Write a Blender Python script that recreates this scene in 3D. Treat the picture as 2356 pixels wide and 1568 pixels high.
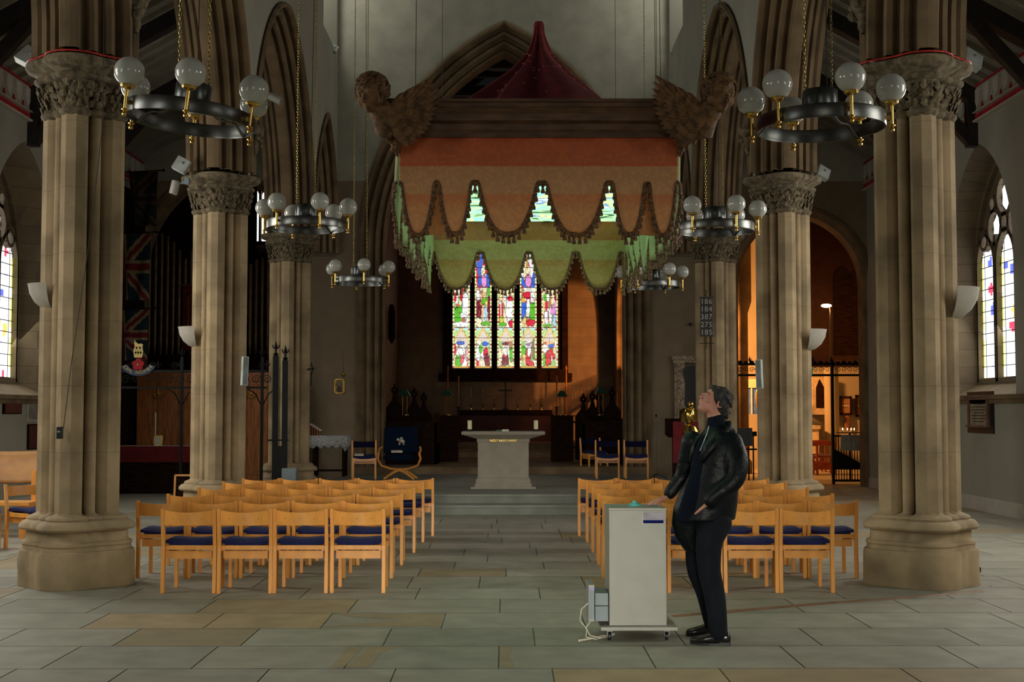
import bpy, bmesh, math, random
from math import sin, cos, pi, atan, atan2, sqrt, radians as R, acos
from mathutils import Vector, Matrix, Euler, noise
random.seed(7)
for o in list(bpy.data.objects): bpy.data.objects.remove(o)
SC = bpy.context.scene; COL = SC.collection
# ---------------------------------------------------------------- camera (2356 x 1568)
EYE = 1.63; FP = 3000.0
cd = bpy.data.cameras.new('camera'); cam = bpy.data.objects.new('camera', cd); COL.objects.link(cam)
cd.sensor_width = 36; cd.lens = 36*FP/2356; cd.clip_end = 200
cam.location = (0, 0, EYE); cam.rotation_euler = (pi/2 + atan(161/FP), 0, -atan(13/3004.0))
SC.camera = cam
CR = cam.rotation_euler.to_matrix()
def at(px, py, D):
    d = CR @ Vector((px-1178, 784-py, -FP)); return Vector((0, 0, EYE)) + d*(D/d.y)
def flo(px, py, z=0.0):
    d = CR @ Vector((px-1178, 784-py, -FP)); t = (z-EYE)/d.z; return Vector((0, 0, EYE)) + d*t
# ---------------------------------------------------------------- world, light, exposure
wd = bpy.data.worlds.new('world'); SC.world = wd; wd.use_nodes = True
wd.node_tree.nodes['Background'].inputs[0].default_value = (0.72, 0.82, 0.9, 1)
wd.node_tree.nodes['Background'].inputs[1].default_value = 0.006
SC.view_settings.view_transform = 'Standard'; SC.view_settings.look = 'None'
SC.view_settings.exposure = 0.0; SC.view_settings.gamma = 1.0; SC.view_settings.use_curve_mapping = False
def lamp(kind, name, loc, tgt, energy, color, size=1.0, size_y=None, **kw):
    l = bpy.data.lights.new(name, kind); o = bpy.data.objects.new(name, l); COL.objects.link(o)
    l.energy = energy; l.color = color
    if kind == 'AREA':
        l.size = size
        if size_y: l.shape = 'RECTANGLE'; l.size_y = size_y
    elif kind in ('POINT', 'SPOT'): l.shadow_soft_size = size
    for k, v in kw.items(): setattr(l, k, v)
    o.location = loc; d = Vector(tgt)-Vector(loc); o.rotation_euler = d.to_track_quat('-Z', 'Y').to_euler()
    return o
K_DAY = 1.0
DAY = (1.0, 0.97, 0.86)
lamp('AREA', 'low_west_fill', (0, -7.0, 1.7), (0, 12.0, 0.0), 27*K_DAY, (1.0, 0.95, 0.82), 3.2, 1.4, spread=R(20))  # added low fill with a narrow beam to brighten chairs, kiosk and pier bases
# daylight through the tall west window behind the camera, and through clerestory and aisle windows on both sides
lamp('AREA', 'west_window_daylight', (0, -7.2, 5.0), (0, 12, 0.9), 72*K_DAY, (1.0, 0.94, 0.80), 4.6, 4.6)
for i, y in enumerate((3.5, 9.5, 15.5, 21.35)):
    for s in (-1, 1):
        lamp('AREA', 'aisle_window_daylight', (s*7.7, y, 3.9), (s*3.5, y-0.3, 1.2), {3.5: 60, 9.5: 112, 15.5: 180, 21.35: 62}[y]*K_DAY, DAY, 2.2, 3.0)
for y in (2.5, 8.5, 14.5, 20.5):
    for s in (-1, 1):
        lamp('AREA', 'clerestory_daylight', (s*3.5, y, 11.2), (-s*2.0, y, 4.0), 2.0*K_DAY, DAY, 1.6, 2.0)
for s in (-1, 1):
    lamp('AREA', 'clerestory_daylight', (s*4.05-.06, 26.6, 11.0), (s*1.2, 27.6, 9.6), 26*K_DAY, (1.0, 0.98, 0.85), 1.0, 2.4)
# tungsten lamps of the side chapel and the sanctuary
TUNG = (1.0, 0.42, 0.11)
lamp('SPOT', 'sanctuary_lamp', (6.0, 30.8, 4.0), (2.0, 40, 2.9), 3800, (1.0, 0.38, 0.10), 0.06, spot_size=R(32), spot_blend=0.25)
lamp('POINT', 'chapel_lamp', (7.87, 31.75, 4.1), (7, 31, 0), 60, TUNG, 0.12)
lamp('AREA', 'chapel_lamp', (4.6, 34.6, 3.9), (8.2, 37.6, 1.6), 650, (1.0, 0.36, 0.08), 0.5)
lamp('AREA', 'chapel_lamp', (9.6, 30.2, 3.6), (7.2, 33.6, 0.0), 60, (1.0, 0.36, 0.08), 0.4)
# ---------------------------------------------------------------- mesh and object helpers
class MB:
    def __init__(s): s.v = []; s.f = []; s.mi = []; s.m = 0; s.c = []; s.col = None
    def add(s, vs, fs):
        b = len(s.v); s.v += [tuple(v) for v in vs]
        for f in fs: s.f.append([b+i for i in f]); s.mi.append(s.m); s.c.append(s.col)
        return s
    def box(s, x0, x1, y0, y1, z0, z1):
        return s.add([(x0,y0,z0),(x1,y0,z0),(x1,y1,z0),(x0,y1,z0),(x0,y0,z1),(x1,y0,z1),(x1,y1,z1),(x0,y1,z1)],
                     [(0,3,2,1),(4,5,6,7),(0,1,5,4),(1,2,6,5),(2,3,7,6),(3,0,4,7)])
    def ob(s, c, sz, rot=(0,0,0)):
        m = Euler(rot).to_matrix(); c = Vector(c); h = Vector(sz)/2
        P = [c + m @ Vector((a*h.x, b*h.y, d*h.z)) for d in (-1,1) for a, b in ((-1,-1),(1,-1),(1,1),(-1,1))]
        return s.add(P, [(0,3,2,1),(4,5,6,7),(0,1,5,4),(1,2,6,5),(2,3,7,6),(3,0,4,7)])
    def beam(s, a, b, w, h, up=(0,0,1)):
        a = Vector(a); b = Vector(b); d = (b-a).normalized(); u = Vector(up)
        sd = d.cross(u)
        if sd.length < 1e-4: sd = d.cross(Vector((1,0,0)))
        sd.normalize(); u = sd.cross(d).normalized()
        P = [p + sd*(i*w/2) + u*(j*h/2) for p in (a, b) for i, j in ((-1,-1),(1,-1),(1,1),(-1,1))]
        return s.add(P, [(0,3,2,1),(4,5,6,7),(0,1,5,4),(1,2,6,5),(2,3,7,6),(3,0,4,7)])
    def tube(s, pts, r, n=8, cap=True, closed=False):
        pts = [Vector(p) for p in pts]; N = len(pts); rs = r if isinstance(r, (list, tuple)) else [r]*N
        vs = []; prev = None
        for i, p in enumerate(pts):
            if closed: t = pts[(i+1) % N]-pts[i-1]
            else: t = pts[min(i+1, N-1)]-pts[max(i-1, 0)]
            t.normalize()
            if prev is None:
                a = Vector((0,0,1)) if abs(t.z) < 0.9 else Vector((1,0,0)); u = t.cross(a).normalized()
            else:
                u = prev - t*prev.dot(t)
                u = u.normalized() if u.length > 1e-6 else t.orthogonal().normalized()
            prev = u; w = t.cross(u)
            for k in range(n):
                an = 2*pi*k/n; vs.append(p + (u*cos(an)+w*sin(an))*rs[i])
        fs = []
        for i in range(N if closed else N-1):
            j = (i+1) % N
            for k in range(n): fs.append((i*n+k, i*n+(k+1)%n, j*n+(k+1)%n, j*n+k))
        if cap and not closed: fs += [tuple(range(n))[::-1], tuple((N-1)*n+k for k in range(n))]
        return s.add(vs, fs)
    def lathe(s, prof, c=(0,0,0), n=16, mat=None, a0=0, a1=2*pi):
        full = abs(a1-a0-2*pi) < 1e-6; m = n if full else n+1; vs = []
        for r, z in prof:
            for k in range(m):
                a = a0+(a1-a0)*k/n; p = Vector((r*cos(a), r*sin(a), z))
                if mat: p = mat @ p
                vs.append(p+Vector(c))
        fs = []
        for i in range(len(prof)-1):
            for k in range(n):
                k2 = (k+1) % m
                fs.append((i*m+k, i*m+k2, (i+1)*m+k2, (i+1)*m+k))
        return s.add(vs, fs)
    def sph(s, c, r, n=12, m=8, rot=None):
        r = (r, r, r) if isinstance(r, (int, float)) else r; c = Vector(c); vs = []; rm = Euler(rot).to_matrix() if rot else None
        for i in range(m+1):
            th = pi*i/m
            for k in range(n):
                p = Vector((r[0]*sin(th)*cos(2*pi*k/n), r[1]*sin(th)*sin(2*pi*k/n), r[2]*cos(th)))
                vs.append(c+(rm @ p if rm else p))
        fs = []
        for i in range(m):
            for k in range(n): fs.append((i*n+k, (i+1)*n+k, (i+1)*n+(k+1)%n, i*n+(k+1)%n))
        return s.add(vs, fs)
    def poly(s, pts2, f0, f1):
        """extrude a 2D outline between two mappings"""
        n = len(pts2); vs = [f0(*p) for p in pts2]+[f1(*p) for p in pts2]
        return s.add(vs, [tuple(range(n))[::-1], tuple(range(n, 2*n))]+[(i, (i+1)%n, n+(i+1)%n, n+i) for i in range(n)])
    def grid(s, P):
        r = len(P); c = len(P[0]); vs = [p for row in P for p in row]
        return s.add(vs, [(i*c+j, i*c+j+1, (i+1)*c+j+1, (i+1)*c+j) for i in range(r-1) for j in range(c-1)])
    def build(s, name, mat, parent=None, smooth=False, bevel=0, solid=0, loc=None, fix=True):
        me = bpy.data.meshes.new(name); me.from_pydata(s.v, [], s.f)
        mats = mat if isinstance(mat, (list, tuple)) else [mat]
        for m in mats: me.materials.append(m)
        if len(mats) > 1: me.polygons.foreach_set('material_index', s.mi)
        if any(c is not None for c in s.c):
            ca = me.color_attributes.new('Col', 'BYTE_COLOR', 'CORNER'); data = []
            for f, c in zip(s.f, s.c):
                c = c or (1,1,1)
                for _ in f: data += [c[0], c[1], c[2], 1]
            ca.data.foreach_set('color', data)
        if fix:
            bm = bmesh.new(); bm.from_mesh(me); bmesh.ops.recalc_face_normals(bm, faces=bm.faces); bm.to_mesh(me); bm.free()
        if smooth:
            me.polygons.foreach_set('use_smooth', [True]*len(me.polygons))
            if smooth != 2:
                try: me.set_sharp_from_angle(angle=R(38))
                except Exception: pass
        me.update()
        o = bpy.data.objects.new(name, me); COL.objects.link(o)
        if parent is not None: o.parent = parent
        if loc: o.location = loc
        if bevel:
            b = o.modifiers.new('bevel', 'BEVEL'); b.width = bevel; b.segments = 2; b.limit_method = 'ANGLE'
        if solid:
            b = o.modifiers.new('solid', 'SOLIDIFY'); b.thickness = solid; b.offset = 0
        return o
def tag(o, label, cat, group=None, kind=None):
    o['label'] = label; o['category'] = cat
    if group: o['group'] = group
    if kind: o['kind'] = kind
    return o
def thing(name, label, cat, loc=(0,0,0), rz=0, group=None, kind=None):
    o = bpy.data.objects.new(name, None); COL.objects.link(o); o.location = loc; o.rotation_euler = (0,0,rz); o.empty_display_size = 0.1
    return tag(o, label, cat, group, kind)
def struct(o, label=None):
    o['kind'] = 'structure'
    if label: o['label'] = label
    return o
def dup(root, loc, rz=0, label=None, group=None):
    r = root.copy(); COL.objects.link(r); r.location = loc; r.rotation_euler = (0,0,rz)
    if label: r['label'] = label
    if group: r['group'] = group
    for ch in list(root.children):
        c = ch.copy(); COL.objects.link(c); c.parent = r
        for g in ch.children:
            d = g.copy(); COL.objects.link(d); d.parent = c
    return r
# ---------------------------------------------------------------- materials
def nt(name):
    m = bpy.data.materials.new(name); m.use_nodes = True; t = m.node_tree
    return m, t, t.nodes['Principled BSDF'], t.nodes, t.links
def mat(name, col, rough=0.7, metal=0.0, var=0.15, scale=6.0, bump=0.0, bscale=None, col2=None, stretch=None, emit=None, es=0, spec=None, sheen=0, coat=0):
    m, t, b, N, L = nt(name)
    b.inputs['Roughness'].default_value = rough; b.inputs['Metallic'].default_value = metal
    if spec is not None: b.inputs['Specular IOR Level'].default_value = spec
    if sheen: b.inputs['Sheen Weight'].default_value = sheen
    if coat: b.inputs['Coat Weight'].default_value = coat
    tc = N.new('ShaderNodeTexCoord'); mp = N.new('ShaderNodeMapping'); L.new(tc.outputs['Object'], mp.inputs[0])
    if stretch: mp.inputs['Scale'].default_value = stretch
    nz = N.new('ShaderNodeTexNoise'); nz.inputs['Scale'].default_value = scale; nz.inputs['Detail'].default_value = 5; L.new(mp.outputs[0], nz.inputs['Vector'])
    rp = N.new('ShaderNodeValToRGB'); L.new(nz.outputs['Fac'], rp.inputs[0])
    c2 = col2 or tuple(c*(1-var*2) for c in col)
    rp.color_ramp.elements[0].position = 0.36; rp.color_ramp.elements[1].position = 0.62
    rp.color_ramp.elements[0].color = (*c2, 1); rp.color_ramp.elements[1].color = (*tuple(min(1, c*(1+var*0.4)) for c in col), 1)
    L.new(rp.outputs[0], b.inputs['Base Color'])
    if bump:
        n2 = N.new('ShaderNodeTexNoise'); n2.inputs['Scale'].default_value = bscale or scale*6; n2.inputs['Detail'].default_value = 6; L.new(mp.outputs[0], n2.inputs['Vector'])
        bp = N.new('ShaderNodeBump'); bp.inputs['Strength'].default_value = bump; bp.inputs['Distance'].default_value = 0.01
        L.new(n2.outputs['Fac'], bp.inputs['Height']); L.new(bp.outputs[0], b.inputs['Normal'])
    if emit: b.inputs['Emission Color'].default_value = (*emit, 1); b.inputs['Emission Strength'].default_value = es
    return m
def ashlar(name, c1, c2, mortar, axes='YZ', bw=0.75, bh=0.3, rough=0.85, msize=0.006):
    m, t, b, N, L = nt(name); b.inputs['Roughness'].default_value = rough
    tc = N.new('ShaderNodeTexCoord'); sp = N.new('ShaderNodeSeparateXYZ'); cb = N.new('ShaderNodeCombineXYZ')
    L.new(tc.outputs['Object'], sp.inputs[0]); L.new(sp.outputs[axes[0]], cb.inputs[0]); L.new(sp.outputs[axes[1]], cb.inputs[1])
    br = N.new('ShaderNodeTexBrick'); L.new(cb.outputs[0], br.inputs['Vector'])
    br.inputs['Color1'].default_value = (*c1, 1); br.inputs['Color2'].default_value = (*c2, 1); br.inputs['Mortar'].default_value = (*mortar, 1)
    br.inputs['Scale'].default_value = 1; br.inputs['Mortar Size'].default_value = msize; br.inputs['Brick Width'].default_value = bw; br.inputs['Row Height'].default_value = bh
    nz = N.new('ShaderNodeTexNoise'); nz.inputs['Scale'].default_value = 3; nz.inputs['Detail'].default_value = 6; L.new(tc.outputs['Object'], nz.inputs['Vector'])
    mx = N.new('ShaderNodeMixRGB'); mx.blend_type = 'MULTIPLY'; mx.inputs[0].default_value = 0.6; L.new(br.outputs[0], mx.inputs[1]); L.new(nz.outputs['Fac'], mx.inputs[2])
    L.new(mx.outputs[0], b.inputs['Base Color'])
    return m
def emis_attr(name, strength, base=(0.02,0.02,0.02)):
    m, t, b, N, L = nt(name); b.inputs['Roughness'].default_value = 0.25
    a = N.new('ShaderNodeVertexColor'); a.layer_name = 'Col'; L.new(a.outputs[0], b.inputs['Emission Color']); b.inputs['Emission Strength'].default_value = strength
    b.inputs['Base Color'].default_value = (*base, 1)
    return m
def attr_mat(name, rough=0.7, mul=None, bump=0.1, nscale=9, namt=0.5, spec=0.4):
    m, t, b, N, L = nt(name); b.inputs['Roughness'].default_value = rough; b.inputs['Specular IOR Level'].default_value = spec
    a = N.new('ShaderNodeVertexColor'); a.layer_name = 'Col'
    tc = N.new('ShaderNodeTexCoord'); nz = N.new('ShaderNodeTexNoise'); nz.inputs['Scale'].default_value = nscale; nz.inputs['Detail'].default_value = 7; L.new(tc.outputs['Object'], nz.inputs['Vector'])
    rp = N.new('ShaderNodeValToRGB'); rp.color_ramp.elements[0].position = 0.3; rp.color_ramp.elements[1].position = 0.7
    rp.color_ramp.elements[0].color = (0.6,0.6,0.6,1); rp.color_ramp.elements[1].color = (1.1,1.1,1.1,1); L.new(nz.outputs['Fac'], rp.inputs[0])
    mx = N.new('ShaderNodeMixRGB'); mx.blend_type = 'MULTIPLY'; mx.inputs[0].default_value = namt; L.new(a.outputs[0], mx.inputs[1]); L.new(rp.outputs[0], mx.inputs[2]); L.new(mx.outputs[0], b.inputs['Base Color'])
    bp = N.new('ShaderNodeBump'); bp.inputs['Strength'].default_value = bump; bp.inputs['Distance'].default_value = 0.01; L.new(nz.outputs['Fac'], bp.inputs['Height']); L.new(bp.outputs[0], b.inputs['Normal'])
    return m
M = {}
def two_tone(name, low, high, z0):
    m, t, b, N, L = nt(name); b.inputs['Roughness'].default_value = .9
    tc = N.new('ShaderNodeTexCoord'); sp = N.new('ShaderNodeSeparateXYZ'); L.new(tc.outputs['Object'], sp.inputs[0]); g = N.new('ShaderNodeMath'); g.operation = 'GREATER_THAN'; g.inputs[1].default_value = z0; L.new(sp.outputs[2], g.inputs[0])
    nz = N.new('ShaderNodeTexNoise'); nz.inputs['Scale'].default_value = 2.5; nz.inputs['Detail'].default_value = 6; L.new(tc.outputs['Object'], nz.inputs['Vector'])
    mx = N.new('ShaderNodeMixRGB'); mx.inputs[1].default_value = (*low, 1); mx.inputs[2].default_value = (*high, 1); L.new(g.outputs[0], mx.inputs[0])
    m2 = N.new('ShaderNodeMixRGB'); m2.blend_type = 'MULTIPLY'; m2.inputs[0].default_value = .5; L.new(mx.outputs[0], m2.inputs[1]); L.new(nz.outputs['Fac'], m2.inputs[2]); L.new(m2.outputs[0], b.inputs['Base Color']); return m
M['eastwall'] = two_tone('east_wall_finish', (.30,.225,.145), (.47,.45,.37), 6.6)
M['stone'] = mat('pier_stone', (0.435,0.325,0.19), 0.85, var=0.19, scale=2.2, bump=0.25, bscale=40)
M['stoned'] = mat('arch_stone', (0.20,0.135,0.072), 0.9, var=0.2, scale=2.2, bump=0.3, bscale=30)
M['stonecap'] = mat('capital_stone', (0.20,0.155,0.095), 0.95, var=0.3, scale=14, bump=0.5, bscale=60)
M['ashY'] = ashlar('ashlar_side', (0.26,0.19,0.11), (0.20,0.145,0.085), (0.13,0.10,0.06), 'YZ')
M['ashX'] = ashlar('ashlar_cross', (0.24,0.17,0.11), (0.20,0.14,0.09), (0.15,0.11,0.07), 'XZ')
M['plaster'] = mat('white_plaster', (0.36,0.345,0.285), 0.9, var=0.05, scale=1.2, bump=0.05)
M['board'] = mat('painted_board', (0.26,0.24,0.19), 0.8, var=0.12, scale=3)
M['black_beam'] = mat('black_timber', (0.02,0.015,0.012), 0.7)
M['dwood'] = mat('dark_oak', (0.020,0.008,0.004), 0.85, spec=.08, var=0.3, scale=5, stretch=(1,1,6), bump=0.1)
M['mwood'] = mat('panel_oak', (0.50,0.165,0.035), 0.5, var=0.2, scale=5, stretch=(6,6,0.7), bump=0.05)
M['beech'] = mat('honey_beech', (0.86,0.37,0.075), 0.38, var=0.08, scale=4, stretch=(2,2,1), bump=0.03)
M['blue'] = mat('blue_wool', (0.005,0.009,0.085), 0.95, var=0.2, scale=30, bump=0.3, bscale=300)
M['brass'] = mat('brass', (0.75,0.50,0.14), 0.18, 1.0, var=0.05)
M['steel'] = mat('brushed_steel', (0.16,0.165,0.16), 0.3, 1.0, var=0.1, scale=20, stretch=(1,1,12))
M['chain'] = mat('chain_brass', (0.42,0.32,0.10), 0.35, 1.0)
M['wire'] = mat('dark_wire', (0.03,0.028,0.025), 0.6)
M['iron'] = mat('wrought_iron', (0.006,0.007,0.007), 0.5, spec=.2)
M['white'] = mat('white_paint', (0.30,0.30,0.26), 0.45, var=0.03)
M['bowl'] = mat('sconce_plaster', (0.52,0.48,0.42), 0.8, var=0.05)
M['grey'] = mat('grey_plastic', (0.20,0.25,0.27), 0.5, var=0.05)
M['black'] = mat('black_plastic', (0.01,0.01,0.01), 0.4)
def joints(m, every, dark=.72):
    """thin mortar joints between the drums of a pier"""
    t = m.node_tree; N, L = t.nodes, t.links; b = N['Principled BSDF']; src = b.inputs['Base Color'].links[0].from_socket
    tc = N.new('ShaderNodeTexCoord'); sp = N.new('ShaderNodeSeparateXYZ'); L.new(tc.outputs['Object'], sp.inputs[0])
    mo = N.new('ShaderNodeMath'); mo.operation = 'MODULO'; mo.inputs[1].default_value = every; L.new(sp.outputs[2], mo.inputs[0])
    lt = N.new('ShaderNodeMath'); lt.operation = 'LESS_THAN'; lt.inputs[1].default_value = .006; L.new(mo.outputs[0], lt.inputs[0])
    mx = N.new('ShaderNodeMixRGB'); mx.blend_type = 'MULTIPLY'; mx.inputs[2].default_value = (dark, dark, dark, 1); L.new(lt.outputs[0], mx.inputs[0]); L.new(src, mx.inputs[1]); L.new(mx.outputs[0], b.inputs['Base Color'])
joints(M['stone'], .62)
M['red'] = mat('red_cloth', (0.16,0.006,0.010), 0.9, var=0.2, bump=0.1)
M['gold'] = mat('gilt', (0.55,0.36,0.07), 0.35, 0.8)
M['wax'] = mat('candle_wax', (0.72,0.68,0.42), 0.5, var=0.03)
M['cream'] = mat('cream_paper', (0.62,0.58,0.46), 0.8, var=0.05)
M['slate'] = mat('black_slate', (0.008,0.009,0.01), 0.5)

def text(body, size, m, parent, loc, rot=(pi/2,0,0), name='lettering', extrude=.001, space=1.0, align='CENTER'):
    cu = bpy.data.curves.new(name, 'FONT'); cu.body = body; cu.size = size; cu.align_x = align; cu.extrude = extrude; cu.space_character = space
    o = bpy.data.objects.new(name, cu); COL.objects.link(o); bpy.context.view_layer.update()
    me = bpy.data.meshes.new_from_object(o.evaluated_get(bpy.context.evaluated_depsgraph_get())); bpy.data.objects.remove(o)
    me.materials.clear(); me.materials.append(m); r = bpy.data.objects.new(name, me); COL.objects.link(r); r.parent = parent; r.location = loc; r.rotation_euler = rot
    return r
# ---------------------------------------------------------------- room shell
XL, XR = -7.9, 7.8
def arch_curve(uc, a, Rr, e, zs, zb=None, N=14):
    c = Rr-a; r = Rr+e; ph = acos(max(-1, min(1, c/r))); L_ = []
    for i in range(N+1):
        p = ph*i/N; L_.append((uc+c-r*cos(p), zs+r*sin(p)))
    Rt = [(2*uc-u, z) for u, z in L_[:-1]][::-1]
    pts = L_+Rt
    if zb is not None: pts = [(pts[0][0], zb)]+pts+[(pts[-1][0], zb)]
    return pts
def arch_wall(mb, bays, zs, ztop, prof, fm, u_lo, u_hi, zb=None, mface=0, march=1, top=None):
    """bays: (uc, half_span_inner, radius_inner, zs, jamb_bottom or None). prof: (e, v). fm(u, v, z) -> point"""
    vf, vb = prof[0][1], prof[-1][1]; edges = [u_lo]
    for uc, a, Rr, z0, zb_ in bays:
        crv = [arch_curve(uc, a, Rr, e, z0, zb_) for e, v in prof]
        mb.m = march
        for k in range(len(prof)-1):
            mb.grid([[fm(u, prof[k][1], z) for u, z in crv[k]], [fm(u, prof[k+1][1], z) for u, z in crv[k+1]]])
        mb.m = mface
        for c_, v in ((crv[0], vf), (crv[-1], vb)):
            for i in range(len(c_)-1):
                (u0, z0_), (u1, z1_) = c_[i], c_[i+1]
                if abs(u0-u1) < 1e-5: continue
                mb.add([fm(u0, v, z0_), fm(u1, v, z1_), fm(u1, v, ztop), fm(u0, v, ztop)], [(0,1,2,3)])
        edges += [crv[0][0][0], crv[0][-1][0]]
    edges.append(u_hi); k = 0
    for i in range(0, len(edges), 2):
        a, b = edges[i], edges[i+1]
        if b-a > 1e-4:
            bi = min(i//2, len(bays)-1); zlow = zb if zb is not None else zs
            for v in (vf, vb): mb.add([fm(a, v, zlow), fm(b, v, zlow), fm(b, v, ztop), fm(a, v, ztop)], [(0,1,2,3)])
            if zlow > 0.01: mb.add([fm(a, vf, zlow), fm(b, vf, zlow), fm(b, vb, zlow), fm(a, vb, zlow)], [(0,1,2,3)])
    return mb
HALF = [(.42,.40),(.46,.44),(.43,.48),(.38,.47),(.37,.41),(.41,.33),(.36,.30),(.31,.345),(.26,.33),(.245,.28),(.30,.22),(.25,.185),(.19,.225),(.14,.205),(.13,.16),(.18,.10),(.12,.07),(.06,.10),(.01,.075),(0,.02)]
PROF = HALF+[(e, -v) for e, v in HALF[::-1]]
PIERY = (6.45, 12.45, 18.45, 24.45); XC = -0.065
for s, nm in ((-1, 'left'), (1, 'right')):
    mb = MB(); xa = XC+s*4.0
    bays = [(y+3.0, 2.48, 2.48+0.50, 5.0, None) for y in (-5.55, 0.45, 6.45, 12.45, 18.45)]+[(26.25, 1.22, 2.55, 5.0, None)]
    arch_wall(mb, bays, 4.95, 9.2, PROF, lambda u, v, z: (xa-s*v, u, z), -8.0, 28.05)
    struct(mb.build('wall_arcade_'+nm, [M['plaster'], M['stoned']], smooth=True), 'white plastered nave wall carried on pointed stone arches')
# clerestory: upper wall with a splayed window in the last bay
for s, nm in ((-1, 'left'), (1, 'right')):
    xi = XC+s*3.6; xo = XC+s*4.35; mb = MB(); y0, y1, zb_, zt_ = 25.75, 27.8, 9.35, 12.8
    for a, b, c, d in ((-8,y0,9.2,14.2),(y1,28.05,9.2,14.2),(y0,y1,9.2,zb_),(y0,y1,zt_,14.2)): mb.add([(xi,a,c),(xi,b,c),(xi,b,d),(xi,a,d)], [(0,1,2,3)])
    g0, g1, gb, gt = 26.0, 27.1, 9.95, 12.6
    mb.add([(xi,y0,zb_),(xi,y1,zb_),(xi,y1,zt_),(xi,y0,zt_),(xo,g0,gb),(xo,g1,gb),(xo,g1,gt),(xo,g0,gt)], [(0,1,5,4),(1,2,6,5),(2,3,7,6),(3,0,4,7)])
    struct(mb.build('wall_clerestory_'+nm, M['plaster'], fix=False))
    g = MB(); g.col = (.95,1,.9); g.add([(xo+s*.01,g0,gb),(xo+s*.01,g1,gb),(xo+s*.01,g1,gt),(xo+s*.01,g0,gt)], [(0,1,2,3)]); CLG = globals().setdefault('CLG_', emis_attr('clerestory_glass', 2.2)); e0 = bpy.data.objects.new('window_%d' % (30 if s < 0 else 31), None); COL.objects.link(e0); struct(e0); g.build('window_glass', CLG, e0, fix=False)
# ---- east wall of nave and aisles, chancel arch
EH = [(.50,0.0),(.53,-.06),(.47,-.09),(.43,-.02),(.46,.08),(.38,.10),(.33,.03),(.27,.06),(.26,.12),(.31,.20),(.22,.22),(.17,.15),(.11,.18),(.10,.24),(.15,.33),(.08,.36),(.03,.30),(.0,.34),(.0,.9)]
def chancel_prof(a, hh): return a
mb = MB()
def fE(u, v, z): return (u, 28.0+v, z)
AR = (5.46-.5)
def ewall(mb, uc, a, Rr, zs, prof, u0, u1, zt): arch_wall(mb, [(uc, a, Rr, zs, 0.0)], zs, zt, prof, fE, u0, u1, zb=0.0)
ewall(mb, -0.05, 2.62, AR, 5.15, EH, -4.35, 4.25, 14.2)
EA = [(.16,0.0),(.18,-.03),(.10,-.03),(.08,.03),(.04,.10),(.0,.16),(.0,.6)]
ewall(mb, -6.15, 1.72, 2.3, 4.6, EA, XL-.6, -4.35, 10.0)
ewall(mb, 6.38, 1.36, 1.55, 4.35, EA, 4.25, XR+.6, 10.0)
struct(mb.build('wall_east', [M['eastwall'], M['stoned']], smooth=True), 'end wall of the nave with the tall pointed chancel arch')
# stone responds beside the chancel arch (clustered half shafts)
def shafts_plan(a, b, d, c, e, n=96, rot=0.0, round_=False):
    """clustered pier: four octagonal filleted main shafts on the axes, four slim rounds on the diagonals"""
    pts = []; polys = []; angs = []
    for k in range(4):
        th = rot+k*pi/2; cx, cy = a*cos(th), a*sin(th); Rv = (b+e)/cos(pi/8)*.985
        pv = [(cx+Rv*cos(th+pi/8+j*pi/4), cy+Rv*sin(th+pi/8+j*pi/4)) for j in range(8)]
        if round_: pv = [(cx+(b+e)*cos(th+j*pi/10), cy+(b+e)*sin(th+j*pi/10)) for j in range(20)]
        polys.append(pv)
        angs += [atan2(pv[j][1], pv[j][0]) % (2*pi) for j in (7, 0, 1, 6)] if not round_ else []
    def poly_r(dx, dy):
        best = 0
        for pv in polys:
            for j in range(len(pv)):
                (x1, y1), (x2, y2) = pv[j], pv[(j+1) % len(pv)]; ex, ey = x2-x1, y2-y1; den = dx*ey-dy*ex
                if abs(den) < 1e-9: continue
                t = (x1*ey-y1*ex)/den; u = (x1*dy-y1*dx)/den
                if t > 0 and -1e-6 <= u <= 1+1e-6: best = max(best, t)
        return best
    cs = [(d*cos(rot+pi/4+k*pi/2), d*sin(rot+pi/4+k*pi/2), c+e) for k in range(4)]
    for t in sorted([2*pi*i/n for i in range(n)]+(angs if n > 10 else [])):
        dx, dy = cos(t), sin(t); best = max(.05, poly_r(dx, dy))
        for cx, cy, r in cs:
            pr = cx*dx+cy*dy; q = cx*cx+cy*cy-pr*pr
            if q < r*r: best = max(best, pr+sqrt(r*r-q))
        pts.append((best*dx, best*dy))
    return pts
def sweep_plan(mb, secs, sc, zs_e, c, round_=False):
    rings = []
    for z, e in zs_e:
        rings.append([(c[0]+x, c[1]+y, c[2]+z) for x, y in shafts_plan(*sc, e, round_=round_)])
    n = len(rings[0]); vs = [p for r in rings for p in r]
    mb.add(vs, [(i*n+k, i*n+(k+1)%n, (i+1)*n+(k+1)%n, (i+1)*n+k) for i in range(len(rings)-1) for k in range(n)])
    return mb
def leafball(mb, c, r, rnd):
    """one crocketed leaf: a cupped, curled five-point leaf"""
    a = rnd.uniform(0, 2*pi); n = 7; up = Vector(c[1]); out = Vector(c[0])
BASEP = [(0,.165),(.30,.16),(.335,.15),(.34,.13),(.375,.125),(.39,.135),(.415,.13),(.425,.105),(.44,.095),(.515,.092),(.52,.10),(.525,.148),(.545,.162),(.575,.155),(.605,.125),(.615,.085),(.63,.088),(.65,.075),(.66,.045),(.675,.01),(.69,0)]
PSC = (.262,.118,.238,.048)
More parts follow.
